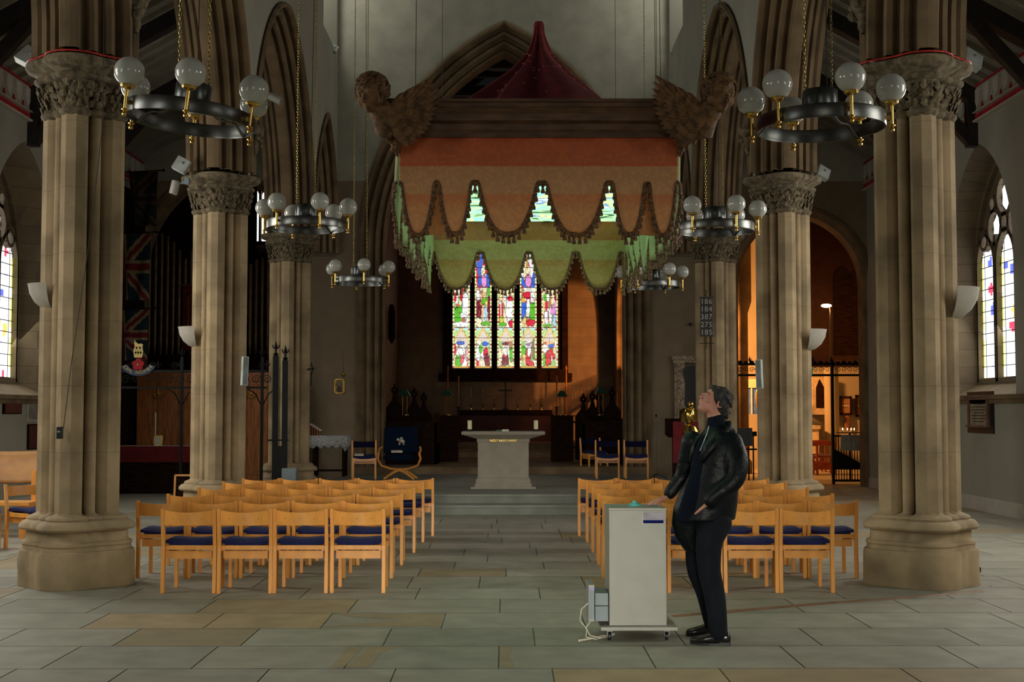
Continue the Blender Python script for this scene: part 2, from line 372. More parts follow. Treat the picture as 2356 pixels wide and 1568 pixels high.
def pier(px, x, y, label, scz=1.0, h0=0.0):
    t = thing('stone_pier', label, 'pier', (x, y, 0), 0, 'clustered stone piers of the arcades', 'thing')
    b = MB(); sweep_plan(b, None, PSC, BASEP, (0,0,0), True); b.build('base', M['stone'], t, smooth=True)
    s_ = MB(); sweep_plan(s_, None, PSC, [(.685,0),(2.4,0),(4.43,0)], (0,0,0)); s_.build('shaft', M['stone'], t, smooth=True)
    # a projecting water pipe casing on the aisle side
    c = MB(); sweep_plan(c, None, PSC, [(4.40,0),(4.42,.02),(4.44,.035),(4.465,.03),(4.475,.005),(4.60,.01),(4.66,.02),(4.735,.04),(4.74,.075),(4.76,.10),(4.785,.10),(4.795,.075),(4.815,.07),(4.83,.085),(4.845,.125),(4.86,.15),(4.865,.165),(4.90,.185),(4.935,.18),(4.948,.155),(4.952,.0),(4.953,-.09)], (0,0,0), True)
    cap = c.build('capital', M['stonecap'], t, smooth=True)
    rnd = random.Random(int(x*10+y)); lf = MB()
    for row, (zc, rr) in enumerate(((4.52,-.015),(4.595,.0),(4.67,.02))):
        n = 46
        for k in range(n):
            an = 2*pi*(k+.5*(row % 2)+rnd.uniform(-.3,.3))/n; dx, dy = cos(an), sin(an)
            pl = shafts_plan(*PSC, rr+.035, n=1) ; best = .05
            for q in range(8):
                aa, r0 = (PSC[0], PSC[1]) if q < 4 else (PSC[2], PSC[3]); th = (q % 4)*pi/2+(0 if q < 4 else pi/4)
                cx, cy = aa*cos(th), aa*sin(th); rr_ = r0+rr+.03; pr = cx*dx+cy*dy; q2 = cx*cx+cy*cy-pr*pr
                if q2 < rr_*rr_: best = max(best, pr+sqrt(rr_*rr_-q2))
            c0 = Vector((best*dx, best*dy, zc+rnd.uniform(-.02,.02))); out = Vector((dx, dy, 0)); sd = Vector((-dy, dx, 0)); up = Vector((0,0,1))
            s0 = rnd.uniform(.030,.044); tw = rnd.uniform(-.6,.6)
            P = []
            for (u, v, w) in ((0,-1,-.3),(.55,-.5,0),(.9,.1,.15),(.45,.35,.35),(.55,.85,.5),(0,1.15,.95),(-.55,.85,.5),(-.45,.35,.35),(-.9,.1,.15),(-.55,-.5,0)):
                uu = u*cos(tw)-v*sin(tw); vv = u*sin(tw)+v*cos(tw); P.append(c0+sd*(uu*s0)+up*(vv*s0)+out*(w*s0))
            ctr = c0+out*(s0*.55)
            lf.add([ctr]+P, [(0, i+1, (i+1) % 10+1) for i in range(10)])
            if rnd.random() < .4: lf.sph(c0+out*.012+up*.03, rnd.uniform(.012,.022), 6, 4)
    lf.build('foliage_carving', M['stonecap'], cap, smooth=False, solid=.008, fix=False)
    if y < 13:
        rc = MB(); pl = shafts_plan(*PSC, .165, n=112, round_=True); rc.tube([(px_, py_, 4.962) for k_, (px_, py_) in enumerate(pl) if py_ < .12 or px_*-x < 0][:70] if False else [(px_, py_, 4.962) for px_, py_ in pl[54:112]], .009, 6); rc.build('red_cable', mat('red_cable_%d' % int(x), (.6,.03,.015), .5), t, smooth=True)
    return t
wh = {12.45: 'nearest', 18.45: 'middle', 24.45: 'furthest'}
desc = {(-1,12.45): 'broad stone pier with chipped base and black cable box on the north side', (1,12.45): 'broad stone pier with chipped base beside the cream south wall',
 (-1,18.45): 'stone pier carrying white spotlights, behind the left block of chairs', (1,18.45): 'stone pier behind the man with slim white speaker on its side',
 (-1,24.45): 'stone pier beside the lace covered table and iron gate posts', (1,24.45): 'stone pier carrying the black hymn number board'}
for s in (-1, 1):
    for y in (12.45, 18.45, 24.45):
        pier(0, XC+s*4.0, y, desc[(s, y)])
# carved corbel heads between the arches
def corbel(x, y, z, s, label):
    mb = MB(); rnd = random.Random(int(y*7+s))
    mb.lathe([(.02,-.34),(.05,-.28),(.045,-.2),(.09,-.12),(.12,-.04),(.13,.03),(.10,.08),(.0,.09)], (x, y, z), 10)
    for k in range(14):
        a = rnd.uniform(0, 2*pi); h = rnd.uniform(-.2,.06); mb.sph((x+cos(a)*.1, y+sin(a)*.1, z+h), rnd.uniform(.03,.055), 7, 5)
    tag(mb.build('carved_corbel', M['stonecap'], None, smooth=True), label, 'carving', 'carved corbels between the arches')
for s, sd in ((-1, 'north'), (1, 'south')):
    for y, w in ((12.45, 'nearest'), (18.45, 'middle')):
        corbel(XC+s*3.52, y, 5.62, s, f'carved stone corbel above the capital of the {w} {sd} pier')
# ---- aisle walls with windows
def glass_panel(mb, fm, u0, u1, z0, z1, nu, nz_, colf, v=0.0, archf=None):
    for i in range(nu):
        for j in range(nz_):
            a, b = u0+(u1-u0)*i/nu, u0+(u1-u0)*(i+1)/nu; c, d = z0+(z1-z0)*j/nz_, z0+(z1-z0)*(j+1)/nz_
            if archf and not archf((a+b)/2, (c+d)/2): continue
            mb.col = colf((i+.5)/nu, (j+.5)/nz_, i, j)
            mb.add([fm(a,v,c), fm(b,v,c), fm(b,v,d), fm(a,v,d)], [(0,1,2,3)])
    mb.col = None
M['aglass'] = emis_attr('aisle_glass', 2.2)
def aisle_col(seed):
    rnd = random.Random(seed); accents = [(rnd.random()*.5+.25, rnd.random(), rnd.uniform(.1,.2), rnd.uniform(.02,.05), rnd.choice([(.55,.05,.1),(.1,.12,.6),(.7,.45,.1),(.5,.5,.8)])) for _ in range(7)]
    def f(u, w, i, j):
        if u < .16 or u > .84: c = (.85,.9,.25) if (j//3) % 4 else (1,1,.6)
        else: c = (.93,.95,1.0)
        for au, aw, ru, rw, ac in accents:
            if ((u-au)/ru)**2+((w-aw)/rw)**2 < 1: c = ac
        return tuple(x*rnd.uniform(.88,1) for x in c)
    return f
def in_arch(uc, a, Rr, zs):
    def f(u, z):
        if abs(u-uc) > a: return False
        if z < zs: return True
        d = abs(u-uc)+ (Rr-a); return d*d+(z-zs)**2 < Rr*Rr
    return f
def aisle_window(n, xf, xg, yc, s, zsill=2.12, zs=4.1, a=1.40, shift=0.0, detail=True):
    """traceried three light window whose glass stands back in a deep splayed recess"""
    fm = lambda u, v, z: (xg+s*v, u, z)
    g = MB()
    Rr = 1.9; ag = a-.06; uc = yc+shift
    lights = [uc+(k-1)*(2*ag/3) for k in range(3)]; lw = ag/3-.07
    for k, lc in enumerate(lights):
        glass_panel(g, fm, lc-lw, lc+lw, zsill+.08, 4.55, 8, 42, aisle_col(n*10+k), 0, in_arch(lc, lw, lw*1.5, 4.1))
    # tracery openings above the lights: cusped circles and daggers
    def circ(cu, cz, r, m=14):
        pts = [(cu+r*cos(2*pi*i/m)*(1 if i % 2 else .86), cz+r*sin(2*pi*i/m)*(1 if i % 2 else .86)) for i in range(m)]
        g.col = (.92,.95,1.0); g.add([fm(u, 0, z) for u, z in pts], [tuple(range(m))]); g.col = None
        return (cu, cz, r)
    holes = [circ(uc-.45, 4.72, .26), circ(uc+.45, 4.72, .26), circ(uc, 5.2, .30), circ(uc-.93, 4.55, .13), circ(uc+.93, 4.55, .13), circ(uc-.52, 5.12, .10), circ(uc+.52, 5.12, .10), circ(uc, 4.75, .12)]
    gl = g.build('window_glass', M['aglass'], None, fix=False)
    # stone tracery frame: bars around every opening
    t = MB(); D_ = .09
    def bar(pts, w=.035, d=.07):
        for i in range(len(pts)-1):
            a_, b_ = Vector(fm(pts[i][0], -d/2, pts[i][1])), Vector(fm(pts[i+1][0], -d/2, pts[i+1][1]))
            t.beam(a_, b_, w*2, d*1.6, up=(1,0,0))
    oc = arch_curve(uc, ag, Rr, 0, zs, zsill)
    bar(oc, .06); bar([oc[0], oc[-1]], .06)
    for lc in lights:
        c_ = arch_curve(lc, lw, lw*1.5, 0.02, 4.1, zsill+.05, 6); bar(c_, .03)
    for k in (0, 1): m_ = (lights[k]+lights[k+1])/2; bar([(m_, zsill), (m_, 4.6)], .05)
    for cu, cz, r in holes:
        bar([(cu+(r+.03)*cos(2*pi*i/12), cz+(r+.03)*sin(2*pi*i/12)) for i in range(13)], .032)
    # solid web between the openings
    web = MB(); nu, nz2 = 46, 34
    ia = in_arch(uc, ag, Rr, zs)
    lt = [in_arch(lc, lw, lw*1.5, 4.1) for lc in lights]
    for i in range(nu):
        for j in range(nz2):
            u = uc-ag+2*ag*(i+.5)/nu; z = 4.05+(1.95)*(j+.5)/nz2
            if not ia(u, z) or any(f(u, z) for f in lt) or any((u-cu)**2+(z-cz)**2 < r*r for cu, cz, r in holes): continue
            du, dz = ag/nu, .975/nz2
            t.add([fm(u-du,-.012,z-dz), fm(u+du,-.012,z-dz), fm(u+du,-.012,z+dz), fm(u-du,-.012,z+dz)], [(0,1,2,3)])
    fr = t.build('window_frame', M['ashY'], None, fix=False)
    ld = MB()
    for lc in lights:
        for k in range(1, 12): z = zsill+.08+k*.19; ld.beam(fm(lc-lw, -.01, z), fm(lc+lw, -.01, z), .012, .012)
        for q in (-.3, .3): ld.beam(fm(lc+lw*q*1.9, -.01, zsill+.08), fm(lc+lw*q*1.9, -.01, 4.45), .008, .008, up=(1,0,0))
    lo = ld.build('glazing_bar', M['iron'], None)
    e = bpy.data.objects.new('window_%d' % n, None); COL.objects.link(e); struct(e)
    for o in (gl, fr, lo): o.parent = e
    # splayed recess from the wall face to the glass
    rc = MB(); af = a+.02
    c0 = arch_curve(yc, af, Rr+.15, 0, zs, zsill-.25); c1 = arch_curve(uc, ag, Rr, .02, zs, zsill)
    rc.grid([[(xf, u, z) for u, z in c0], [fm(u, 0, z) for u, z in c1]])
    rc.add([(xf, c0[0][0], c0[0][1]), (xf, c0[-1][0], c0[-1][1]), fm(c1[-1][0], 0, c1[-1][1]), fm(c1[0][0], 0, c1[0][1])], [(0,1,2,3)])
    o = rc.build('window_%d_recess' % n, M['ashY'], None, smooth=True, fix=False); o.parent = e
    # projecting sill ledge
    sl = MB(); sx = xf-s*.10
    sl.box(min(sx, xf), max(sx, xf), yc-3.0, yc+3.0, zsill-.30, zsill-.23); sl.box(min(xf-s*.05, xf), max(xf-s*.05, xf), yc-3.0, yc+3.0, zsill-.37, zsill-.30)
    o = sl.build('window_sill', [M['stoned']], None); o.parent = e
    return (yc, af, Rr+.15, zs, zsill-.25)
wn = 1
for s, xf, nm in ((-1, XL, 'left'), (1, XR, 'right')):
    bays = []
    ys = [3.5, 9.5, 15.5, 21.25 if s < 0 else 21.35]
    for y in ys:
        bays.append(aisle_window(wn, xf, xf+s*.5, y, s, shift=(-.4 if s < 0 else 0) if y > 20 else 0)); wn += 1
    w = MB()
    # wall face with arched holes
    edges = [-8.0]
    for yc, a, Rr, zs, zb in bays:
        cv = arch_curve(yc, a, Rr, 0, zs, zb)
        for i in range(len(cv)-1):
            (u0, z0), (u1, z1) = cv[i], cv[i+1]
            if abs(u0-u1) < 1e-5: continue
            w.add([(xf,u0,z0),(xf,u1,z1),(xf,u1,7.4),(xf,u0,7.4)], [(0,1,2,3)])
        w.add([(xf,cv[0][0],0),(xf,cv[-1][0],0),(xf,cv[-1][0],zb),(xf,cv[0][0],zb)], [(0,1,2,3)])
        edges += [cv[0][0], cv[-1][0]]
    edges.append(28.1)
    for i in range(0, len(edges), 2): w.add([(xf,edges[i],0),(xf,edges[i+1],0),(xf,edges[i+1],7.4),(xf,edges[i],7.4)], [(0,1,2,3)])
    struct(w.build('wall_'+nm, M['plaster'], fix=False), 'white plastered aisle wall with deep window recesses')
    b = MB(); b.box(min(xf, xf-s*.04), max(xf, xf-s*.04), -8, 28, .0, .20); b.box(min(xf, xf-s*.022), max(xf, xf-s*.022), -8, 28, .2, .225)
    struct(b.build('baseboard_'+nm, M['bowl']))
    # painted cornice: red band, shield shapes, thin red line
    c = MB(); c.m = 0; x0, x1 = sorted((xf, xf-s*.05)); c.box(x0, x1, -8, 28, 6.42, 6.52)
    c.m = 1; x0, x1 = sorted((xf, xf-s*.03)); c.box(x0, x1, -8, 28, 6.52, 6.97); c.m = 0
    c.m = 2; x0, x1 = sorted((xf, xf-s*.09)); c.box(x0, x1, -8, 28, 6.39, 6.42); c.box(x0, x1, -8, 28, 6.54, 6.555)
    c.m = 0; c.box(*sorted((xf, xf-s*.07)), -8, 28, 6.97, 6.995)
    y = 12.0
    while y < 28:
        xs = xf-s*.05
        c.m = 2; c.poly([(y-.12,6.93),(y+.12,6.93),(y+.12,6.78),(y+.07,6.68),(y,6.62),(y-.07,6.68),(y-.12,6.78)], lambda u, z: (xs, u, z), lambda u, z: (xf, u, z))
        c.m = 0; c.poly([(y+.15,6.6),(y+.2,6.68),(y+.25,6.6)], lambda u, z: (xs, u, z), lambda u, z: (xf, u, z))
        y += .4
    struct(c.build('trim_'+nm, [M['red_paint'] if 'red_paint' in M else M.setdefault('red_paint', mat('red_paint', (.45,.012,.02), .7)), M['plaster'], M['bowl']]), 'painted cornice with red band and row of small shields')
    # lean-to aisle roof of pale boards with dark principals
    rf = MB(); zl, zh = 7.05, 9.0; xa = XC+s*4.35
    n = 9
    for k in range(n):
        t0, t1 = k/n, (k+1)/n
        pass
    rf.add([(xf,-8,zl),(xa,-8,zh),(xa,28.2,zh),(xf,28.2,zl)], [(0,1,2,3)])
    rf.add([(xf,-8,zl+.1),(xa,-8,zh+.1),(xa,28.2,zh+.1),(xf,28.2,zl+.1)], [(0,1,2,3)])
    struct(rf.build('ceiling_aisle_'+nm, M['board'], fix=False))
    y = 7.0; k = 0
    rb = MB()
    while y < 28:
        rb.beam((xf, y, zl-.05), (xa, y, zh-.05), .09, .09); y += .42
    struct(rb.build('ceiling_rafters_'+nm, M['board']))
    k = 0
    for y in (9.3, 12.45, 15.4, 18.45, 21.4, 24.45):
        tb = MB(); tb.beam((xf, y, zl-.2), (xa, y, zh-.22), .22, .30); tb.beam((xf-s*.1, y, 6.1), (xf-s*1.25, y, zl+.35), .16, .18)
        tb.beam((xf-s*.08, y, 6.0), (xf-s*.08, y, 7.0), .18, .16)
        nm2 = ('north' if s < 0 else 'south')
        od = ['first', 'second', 'third', 'fourth', 'fifth', 'last'][k]; k += 1
        struct(tb.build('ceiling_truss', M['black_beam'], None), f'black timber roof brace under the {nm2} aisle ceiling, {od} along')
# ---- closing walls behind the camera, nave ceiling
mb = MB(); mb.box(XL-.7, XR+.7, -8.3, -8.0, 0, 14.2); struct(mb.build('wall_west', M['plaster']))
mb = MB(); mb.box(XL-1, XR+1, -8.3, 28.9, 14.0, 14.2); struct(mb.build('ceiling', M['black_beam']))
# ---- floor: individual flagstones in rows across the nave
M['flag'] = attr_mat('flagstone', 0.62, nscale=3.5, namt=0.55, bump=0.12, spec=0.35)
M['mortar'] = mat('floor_joint', (0.10,0.10,0.08), 0.9)
fl = MB(); rows = [-1.0,-.2,.6,1.4,2.2,3.0,3.8,4.6,5.4,6.1,6.85,7.6,8.37,9.17,9.90,10.65]
while rows[-1] < 40: rows.append(rows[-1]+random.choice((.62,.7,.78,.84)))
fix = {12: [-5.2,-4.1,-2.95,-2.0,-1.03,-.05,.95,1.9,3.0,4.1], 13: [-5.6,-4.6,-3.6,-2.74,-1.85,-.86,.2,1.25,2.2,3.3,4.4], 14: [-5.4,-4.2,-3.2,-2.28,-1.40,-.49,.6,1.6,2.75,3.9], 11: [-4.2,-3.1,-2.4,-1.5,-.7,.29,1.35,2.5,3.6,4.7]}
GY = (.325,.31,.25); GY2 = (.285,.275,.22); TN = (.36,.275,.16); TN2 = (.32,.255,.155)
fl.add([(-12,-1.5,-.006),(14,-1.5,-.006),(14,41,-.006),(-12,41,-.006)], [(0,1,2,3)]); fl.c[-1] = (.22,.20,.16)
for r in range(len(rows)-1):
    y0, y1 = rows[r], rows[r+1]
    xs = []
    if r in fix:
        xs = list(fix[r])
        while xs[0] > -9: xs.insert(0, xs[0]-random.uniform(.8,1.3))
        while xs[-1] < 12: xs.append(xs[-1]+random.uniform(.8,1.3))
    else:
        x = -9.3+random.uniform(0,1)
        while x < 12: xs.append(x); x += random.uniform(.65,1.25)
    for a, b in zip(xs[:-1], xs[1:]):
        c = GY if random.random() < .6 else GY2
        if random.random() < .13: c = TN2
        m = (a+b)/2
        if r in (11,12,13,14): c = GY if random.random() < .7 else tuple((p+q)/2 for p, q in zip(GY, GY2))
        if r == 14 and -3.2 <= m < -1.4: c = TN
        if r == 13 and -2.74 < m < -1.85: c = TN2
        if r == 11 and .29 < m < 4: c = TN
        k = random.uniform(.92,1.06); fl.col = tuple(q*k for q in c); g = .0045
        fl.add([(a+g,y0+g,0),(b-g,y0+g,0),(b-g,y1-g,0),(a+g,y1-g,0)], [(0,1,2,3)])
fl.col = None
# iron-stain patches inside single flags: (outline, colour), inlaid a hair above
for pts in ([(-1.4,9.98),(-.49,9.98),(-.49,10.62),(-1.4,10.62),(-1.2,10.45),(-.8,10.3)], [(-1.12,8.4),(-1.035,8.4),(-.99,9.14),(-1.1,9.14)], [(-1.02,8.4),(-.87,8.4),(-.85,8.9),(-.75,9.14),(-.95,9.14)], [(-.045,8.4),(.06,8.4),(.02,8.75),(.05,9.14),(-.045,9.14)]):
    fl.col = TN2; fl.add([(x, y, .0012) for x, y in pts], [tuple(range(len(pts)))])
fl.col = None
struct(fl.build('floor', M['flag'], fix=False), 'stone flagged floor with some tan slabs')
# ---- steps up to the nave altar
st = MB()
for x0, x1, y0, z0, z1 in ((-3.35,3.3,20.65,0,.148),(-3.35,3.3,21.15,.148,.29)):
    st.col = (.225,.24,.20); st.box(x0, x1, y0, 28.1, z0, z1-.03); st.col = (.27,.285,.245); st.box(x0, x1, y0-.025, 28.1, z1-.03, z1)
y = 21.2
while y < 27.5:
    x = -3.3+random.uniform(0,.5)
    while x < 3.2:
        x2 = min(3.25, x+random.uniform(.6,1.1)); k = random.uniform(.85,1.1); st.col = tuple(q*k for q in (.25,.26,.22)); st.add([(x+.005,y+.005,.2915),(x2-.005,y+.005,.2915),(x2-.005,y+.62,.2915),(x+.005,y+.62,.2915)], [(0,1,2,3)]); x = x2
    y += .63
st.col = None
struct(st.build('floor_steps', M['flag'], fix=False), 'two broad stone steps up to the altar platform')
# ---- chancel box
CH = MB(); CH.box(-3.3, 3.3, 27.9, 40, .0, .44); CH.box(-3.3, 3.3, 33.5, 40, .44, .58); CH.box(-3.3, 3.3, 36.5, 40, .58, .74)
struct(CH.build('floor_chancel', M['stoned']))
def side_arch(name, xf, s, bays, mats, y0=28.8, y1=40.0, zt=11.0):
    mb = MB(); pr = [(.2,.0),(.22,-.04),(.14,-.03),(.1,.06),(.04,.12),(0,.2),(0,.5)]
    arch_wall(mb, bays, 3.9, zt, pr, lambda u, v, z: (xf+s*v, u, z), y0, y1, zb=0.0)
    return struct(mb.build(name, mats, smooth=True))
side_arch('wall_chancel_right', 3.3, 1, [(32.2,1.45,1.9,3.9,.44),(36.6,1.85,2.3,3.9,.44)], [M['ashY'], M['stoned']])
side_arch('wall_chancel_left', -3.3, -1, [(32.2,1.3,1.8,3.9,.44)], [M['ashY'], M['stoned']])
# east wall of the chancel with its five light window
YE = 40.0
EW = MB(); xs_ = [at(px, 760, YE).x for px in (1041,1081, 1092,1131, 1144,1183, 1196,1235, 1246,1284)]
zsi = at(1160, 846, YE).z
def fZ(u, v, z): return (u, YE+v, z)
x0w, x1w = xs_[0]-.12, xs_[-1]+.12
EW.add([(-3.4,YE,0),(3.4,YE,0),(3.4,YE,zsi-.05),(-3.4,YE,zsi-.05)], [(0,1,2,3)])
for a, b in ((-3.4, x0w), (x1w, 3.4)): EW.add([(a,YE,zsi-.05),(b,YE,zsi-.05),(b,YE,8.0),(a,YE,8.0)], [(0,1,2,3)])
uw = (x0w+x1w)/2; aw = (x1w-x0w)/2
cv = arch_curve(uw, aw, 2.2, 0, 6.0)
for i in range(len(cv)-1):
    (u0, z0), (u1, z1) = cv[i], cv[i+1]; EW.add([fZ(u0,0,z0), fZ(u1,0,z1), fZ(u1,0,11), fZ(u0,0,11)], [(0,1,2,3)])
for a, b in ((-3.4, x0w), (x1w, 3.4)): EW.add([(a,YE,8.0),(b,YE,8.0),(b,YE,11),(a,YE,11)], [(0,1,2,3)])
cv2 = arch_curve(uw, aw, 2.2, 0, 6.0, zsi-.05)
EW.m = 1; EW.grid([[fZ(u,0,z) for u, z in cv2], [fZ(u,.30,z) for u, z in cv2]]); EW.add([fZ(x0w,0,zsi-.05), fZ(x1w,0,zsi-.05), fZ(x1w,.3,zsi-.05), fZ(x0w,.3,zsi-.05)], [(0,1,2,3)])
struct(EW.build('wall_chancel_east', [M['ashX'], M['dwood']], fix=False), 'sandstone wall under and around the stained glass window')
tr = MB()
for a, b in ((x0w, xs_[0]), (xs_[1], xs_[2]), (xs_[3], xs_[4]), (xs_[5], xs_[6]), (xs_[7], xs_[8]), (xs_[9], x1w)): tr.box(a, b, YE+.02, YE+.2, zsi-.05, 7.0)
for i in range(5): 
    a, b = xs_[2*i], xs_[2*i+1]
    for sx in (a, b):
        mid = (a+b)/2; 
        tr.add([fZ(sx,.05,6.9), fZ(sx,.05,6.3 if i not in (1,3) else 6.6), fZ(sx+(mid-sx)*.35,.05,6.75), fZ(mid,.05,6.95)], [(0,1,2,3)])
tr.box(x0w-.18, x1w+.18, YE-.12, YE+.02, zsi-.16, zsi-.05); tr.box(x0w-.18, x0w, YE-.10, YE+.02, zsi-.4, 6.6); tr.box(x1w, x1w+.18, YE-.10, YE+.02, zsi-.4, 6.6)
tr.box(x0w-.3, x1w+.3, YE-.16, YE+.02, zsi-.42, zsi-.16)
e = bpy.data.objects.new('window_20', None); COL.objects.link(e); struct(e, 'five light stained glass window above the high altar')
tr.build('window_frame', M['dwood'], e)
# stained glass, one mosaic per light: pane(light, u, w) with u across, w up
def eglass_col(L):
    rnd = random.Random(L*31+5); seeds = [(rnd.random(), rnd.random()*3.4) for _ in range(85)]; tint = [(rnd.uniform(.75,1), rnd.uniform(.75,1), rnd.uniform(.7,1)) for _ in seeds]
    RED, GRN, BLU, MAR, WHT, PNK, YEL, SKY = (.75,.02,.05),(.12,.55,.03),(.04,.16,.75),(.22,.01,.03),(1,1,.97),(.85,.35,.75),(.95,.72,.2),(.45,.75,1)
    # ellipses in (u, w): w=0 sill, 1 = top of lower scene (y 760), 2.15 = valance
    up = [[(.3,1.30,.28,.22,GRN),(.45,1.45,.2,.1,GRN),(.75,1.55,.22,.35,WHT),(.5,1.08,.5,.07,WHT),(.45,1.62,.10,.08,(1,.85,.6)),(.15,1.75,.08,.12,RED),(.5,1.85,.1,.2,RED),(.55,1.3,.12,.08,WHT)],
          [(.22,1.45,.2,.30,MAR),(.4,1.6,.13,.06,(.5,.3,.1)),(.62,1.65,.2,.10,GRN),(.7,1.55,.12,.12,YEL),(.65,1.35,.1,.22,SKY),(.85,1.5,.09,.35,MAR),(.25,1.12,.2,.14,(1,.9,.6)),(.65,1.1,.3,.06,GRN),(.2,1.8,.14,.14,WHT),(.55,1.8,.15,.08,(.9,.6,.3)),(.85,1.9,.12,.12,GRN),(.55,2.15,.2,.16,PNK),(.3,2.15,.12,.15,BLU),(.8,2.2,.12,.2,BLU),(.5,2.42,.13,.14,(1,.9,.6)),(.1,2.3,.08,.2,RED)],
          [(.2,1.4,.15,.3,(.9,.75,.75)),(.12,1.35,.06,.25,RED),(.3,1.42,.05,.22,RED),(.72,1.45,.24,.38,WHT),(.78,1.72,.2,.07,RED),(.85,1.10,.2,.10,RED),(.3,1.08,.25,.06,GRN),(.25,1.2,.12,.1,(.7,.7,.1)),(.2,1.75,.1,.1,(1,.8,.4)),(.45,1.8,.1,.15,WHT)],
          [(.22,1.45,.18,.28,BLU),(.3,1.18,.1,.1,YEL),(.75,1.38,.2,.28,GRN),(.5,1.5,.1,.28,WHT),(.65,1.12,.28,.1,RED),(.45,1.80,.3,.09,RED),(.75,1.75,.15,.16,WHT),(.2,1.68,.13,.08,(.9,.5,.1)),(.5,2.15,.22,.16,PNK),(.15,2.15,.12,.12,BLU),(.85,2.2,.12,.15,BLU),(.48,2.42,.14,.12,(1,.9,.6)),(.45,2.62,.05,.2,(.6,.35,.05)),(.2,2.6,.1,.1,BLU)],
          [(.3,1.25,.14,.2,(.95,.95,1)),(.55,1.3,.1,.25,WHT),(.78,1.5,.16,.2,PNK),(.62,1.4,.1,.08,PNK),(.82,1.18,.16,.17,SKY),(.7,1.68,.12,.15,(1,.8,.5)),(.3,1.55,.08,.14,RED),(.25,1.75,.13,.1,GRN),(.4,1.8,.1,.18,WHT),(.85,1.8,.08,.15,MAR),(.3,1.05,.25,.04,GRN)]][L]
    lo = [[(.35,.2,.2,.2,GRN),(.3,.42,.18,.12,WHT),(.55,.28,.13,.2,(.9,.15,.2)),(.5,.4,.15,.1,WHT),(.82,.35,.1,.18,(.9,.5,.5)),(.12,.45,.1,.15,RED),(.45,.62,.25,.05,BLU)],
          [(.65,.38,.16,.13,RED),(.7,.2,.15,.17,MAR),(.85,.1,.1,.1,MAR),(.2,.35,.13,.25,WHT),(.35,.45,.1,.1,GRN),(.62,.6,.2,.06,BLU),(.15,.1,.12,.1,RED),(.4,.15,.1,.15,(1,.85,.6))],
          [(.5,.22,.2,.17,MAR),(.45,.3,.12,.06,RED),(.5,.42,.12,.12,WHT),(.82,.32,.12,.2,GRN),(.15,.3,.14,.25,(.95,.9,.6)),(.5,.6,.2,.05,(.25,.02,.08)),(.35,.1,.12,.1,MAR)],
          [(.5,.28,.16,.25,RED),(.55,.42,.12,.14,WHT),(.2,.4,.16,.16,GRN),(.85,.35,.1,.16,GRN),(.7,.1,.15,.08,RED),(.25,.28,.1,.08,YEL),(.5,.58,.15,.04,(.4,.2,.35))],
          [(.42,.25,.2,.2,RED),(.55,.38,.2,.10,RED),(.75,.3,.1,.1,RED),(.15,.2,.1,.16,GRN),(.6,.55,.2,.05,BLU),(.8,.45,.12,.12,(1,.8,.5)),(.2,.48,.15,.12,WHT)]][L]
    def f(u, w, i, j):
        W = w*3.25
        k = min(range(len(seeds)), key=lambda q: (seeds[q][0]-u)**2*1.2+(seeds[q][1]-W)**2)
        d = sorted((seeds[q][0]-u)**2*1.2+(seeds[q][1]-W)**2 for q in range(len(seeds)))[:2]
        if sqrt(d[1])-sqrt(d[0]) < .006: return (.25,.2,.12)
        if u < .09 or u > .91: return (.95,.95,.55) if (j//3) % 2 else (.35,.08,.04) if (j//3) % 4 == 0 else (.5,.65,.2)
        if W < .04: return (.6,.35,.05)
        if .985 < W < 1.01: return (.3,.15,.05)
        if .66 < W < 1.0:
            q = abs(u-.5); h = (W-.66)/.34
            if abs(q-.42*(1-h)) < .06: return (.8,.5,.1) if j % 2 else (.95,.8,.35)
            if q < .42*(1-h): return (.85,.72,.62)
            return (.55,.85,.35) if h < .85 else (.6,.9,.95)
        for cu, cw, ru, rw, c in (lo if W < .66 else up)[::-1]:
            e2 = ((u-cu)/ru)**2+((W-cw)/rw)**2+.25*sin(u*23+L)*sin(W*17)*(1 if ru > .1 else 0)
            if e2 < .74 or (e2 < 1 and ru < .1): return tuple(x*(.62+.45*tint[k][0]) for x in c)
            if e2 < 1: return tuple(x*.22 for x in c)
        t_ = tint[k]
        if W > 2.0: return [(.08,.16,.7),(.9,.9,.95),(.6,.05,.08),(.95,.85,.5)][k % 4]
        return [(.98,.95,.8),(.9,.6,.3),(.75,.7,.6),(.35,.6,.2),(.98,.98,.95),(.75,.15,.12),(.95,.85,.5),(.45,.25,.12)][k % 8]
    return f
M['eglass'] = emis_attr('stained_glass', 1.0)
for L in range(5):
    g = MB(); glass_panel(g, fZ, xs_[2*L], xs_[2*L+1], zsi, 7.0, 32, 210, eglass_col(L), .10)
    g.build('glass_light', M['eglass'], e, fix=False)
    ld = MB()
    for k in range(1, 12): z = zsi+k*.31; ld.beam(fZ(xs_[2*L], .08, z), fZ(xs_[2*L+1], .08, z), .014, .014)
    ld.build('glazing_bar', M['iron'], e)
g = MB(); rr = random.Random(3)
for i in range(5):
    for j in range(4):
        cu = x0w+.2+(x1w-x0w-.4)*(i+.5*(j % 2))/5; cz = 7.25+j*.28
        if in_arch(uw, aw-.1, 2.1, 6.0)(cu, cz):
            g.col = rr.choice([(.2,.3,.8),(.9,.9,.95),(.7,.1,.1)]); g.add([fZ(cu+.12*cos(a*pi/4), .1, cz+.12*sin(a*pi/4)) for a in range(8)], [tuple(range(8))])
g.build('tracery_glass', M['eglass'], e, fix=False)
tb = MB()
tb.add([fZ(u, .12, z) for u, z in arch_curve(uw, aw, 2.2, 0, 6.0)]+[], [tuple(range(29))]); tb.build('tracery_web', M['dwood'], e, fix=False)
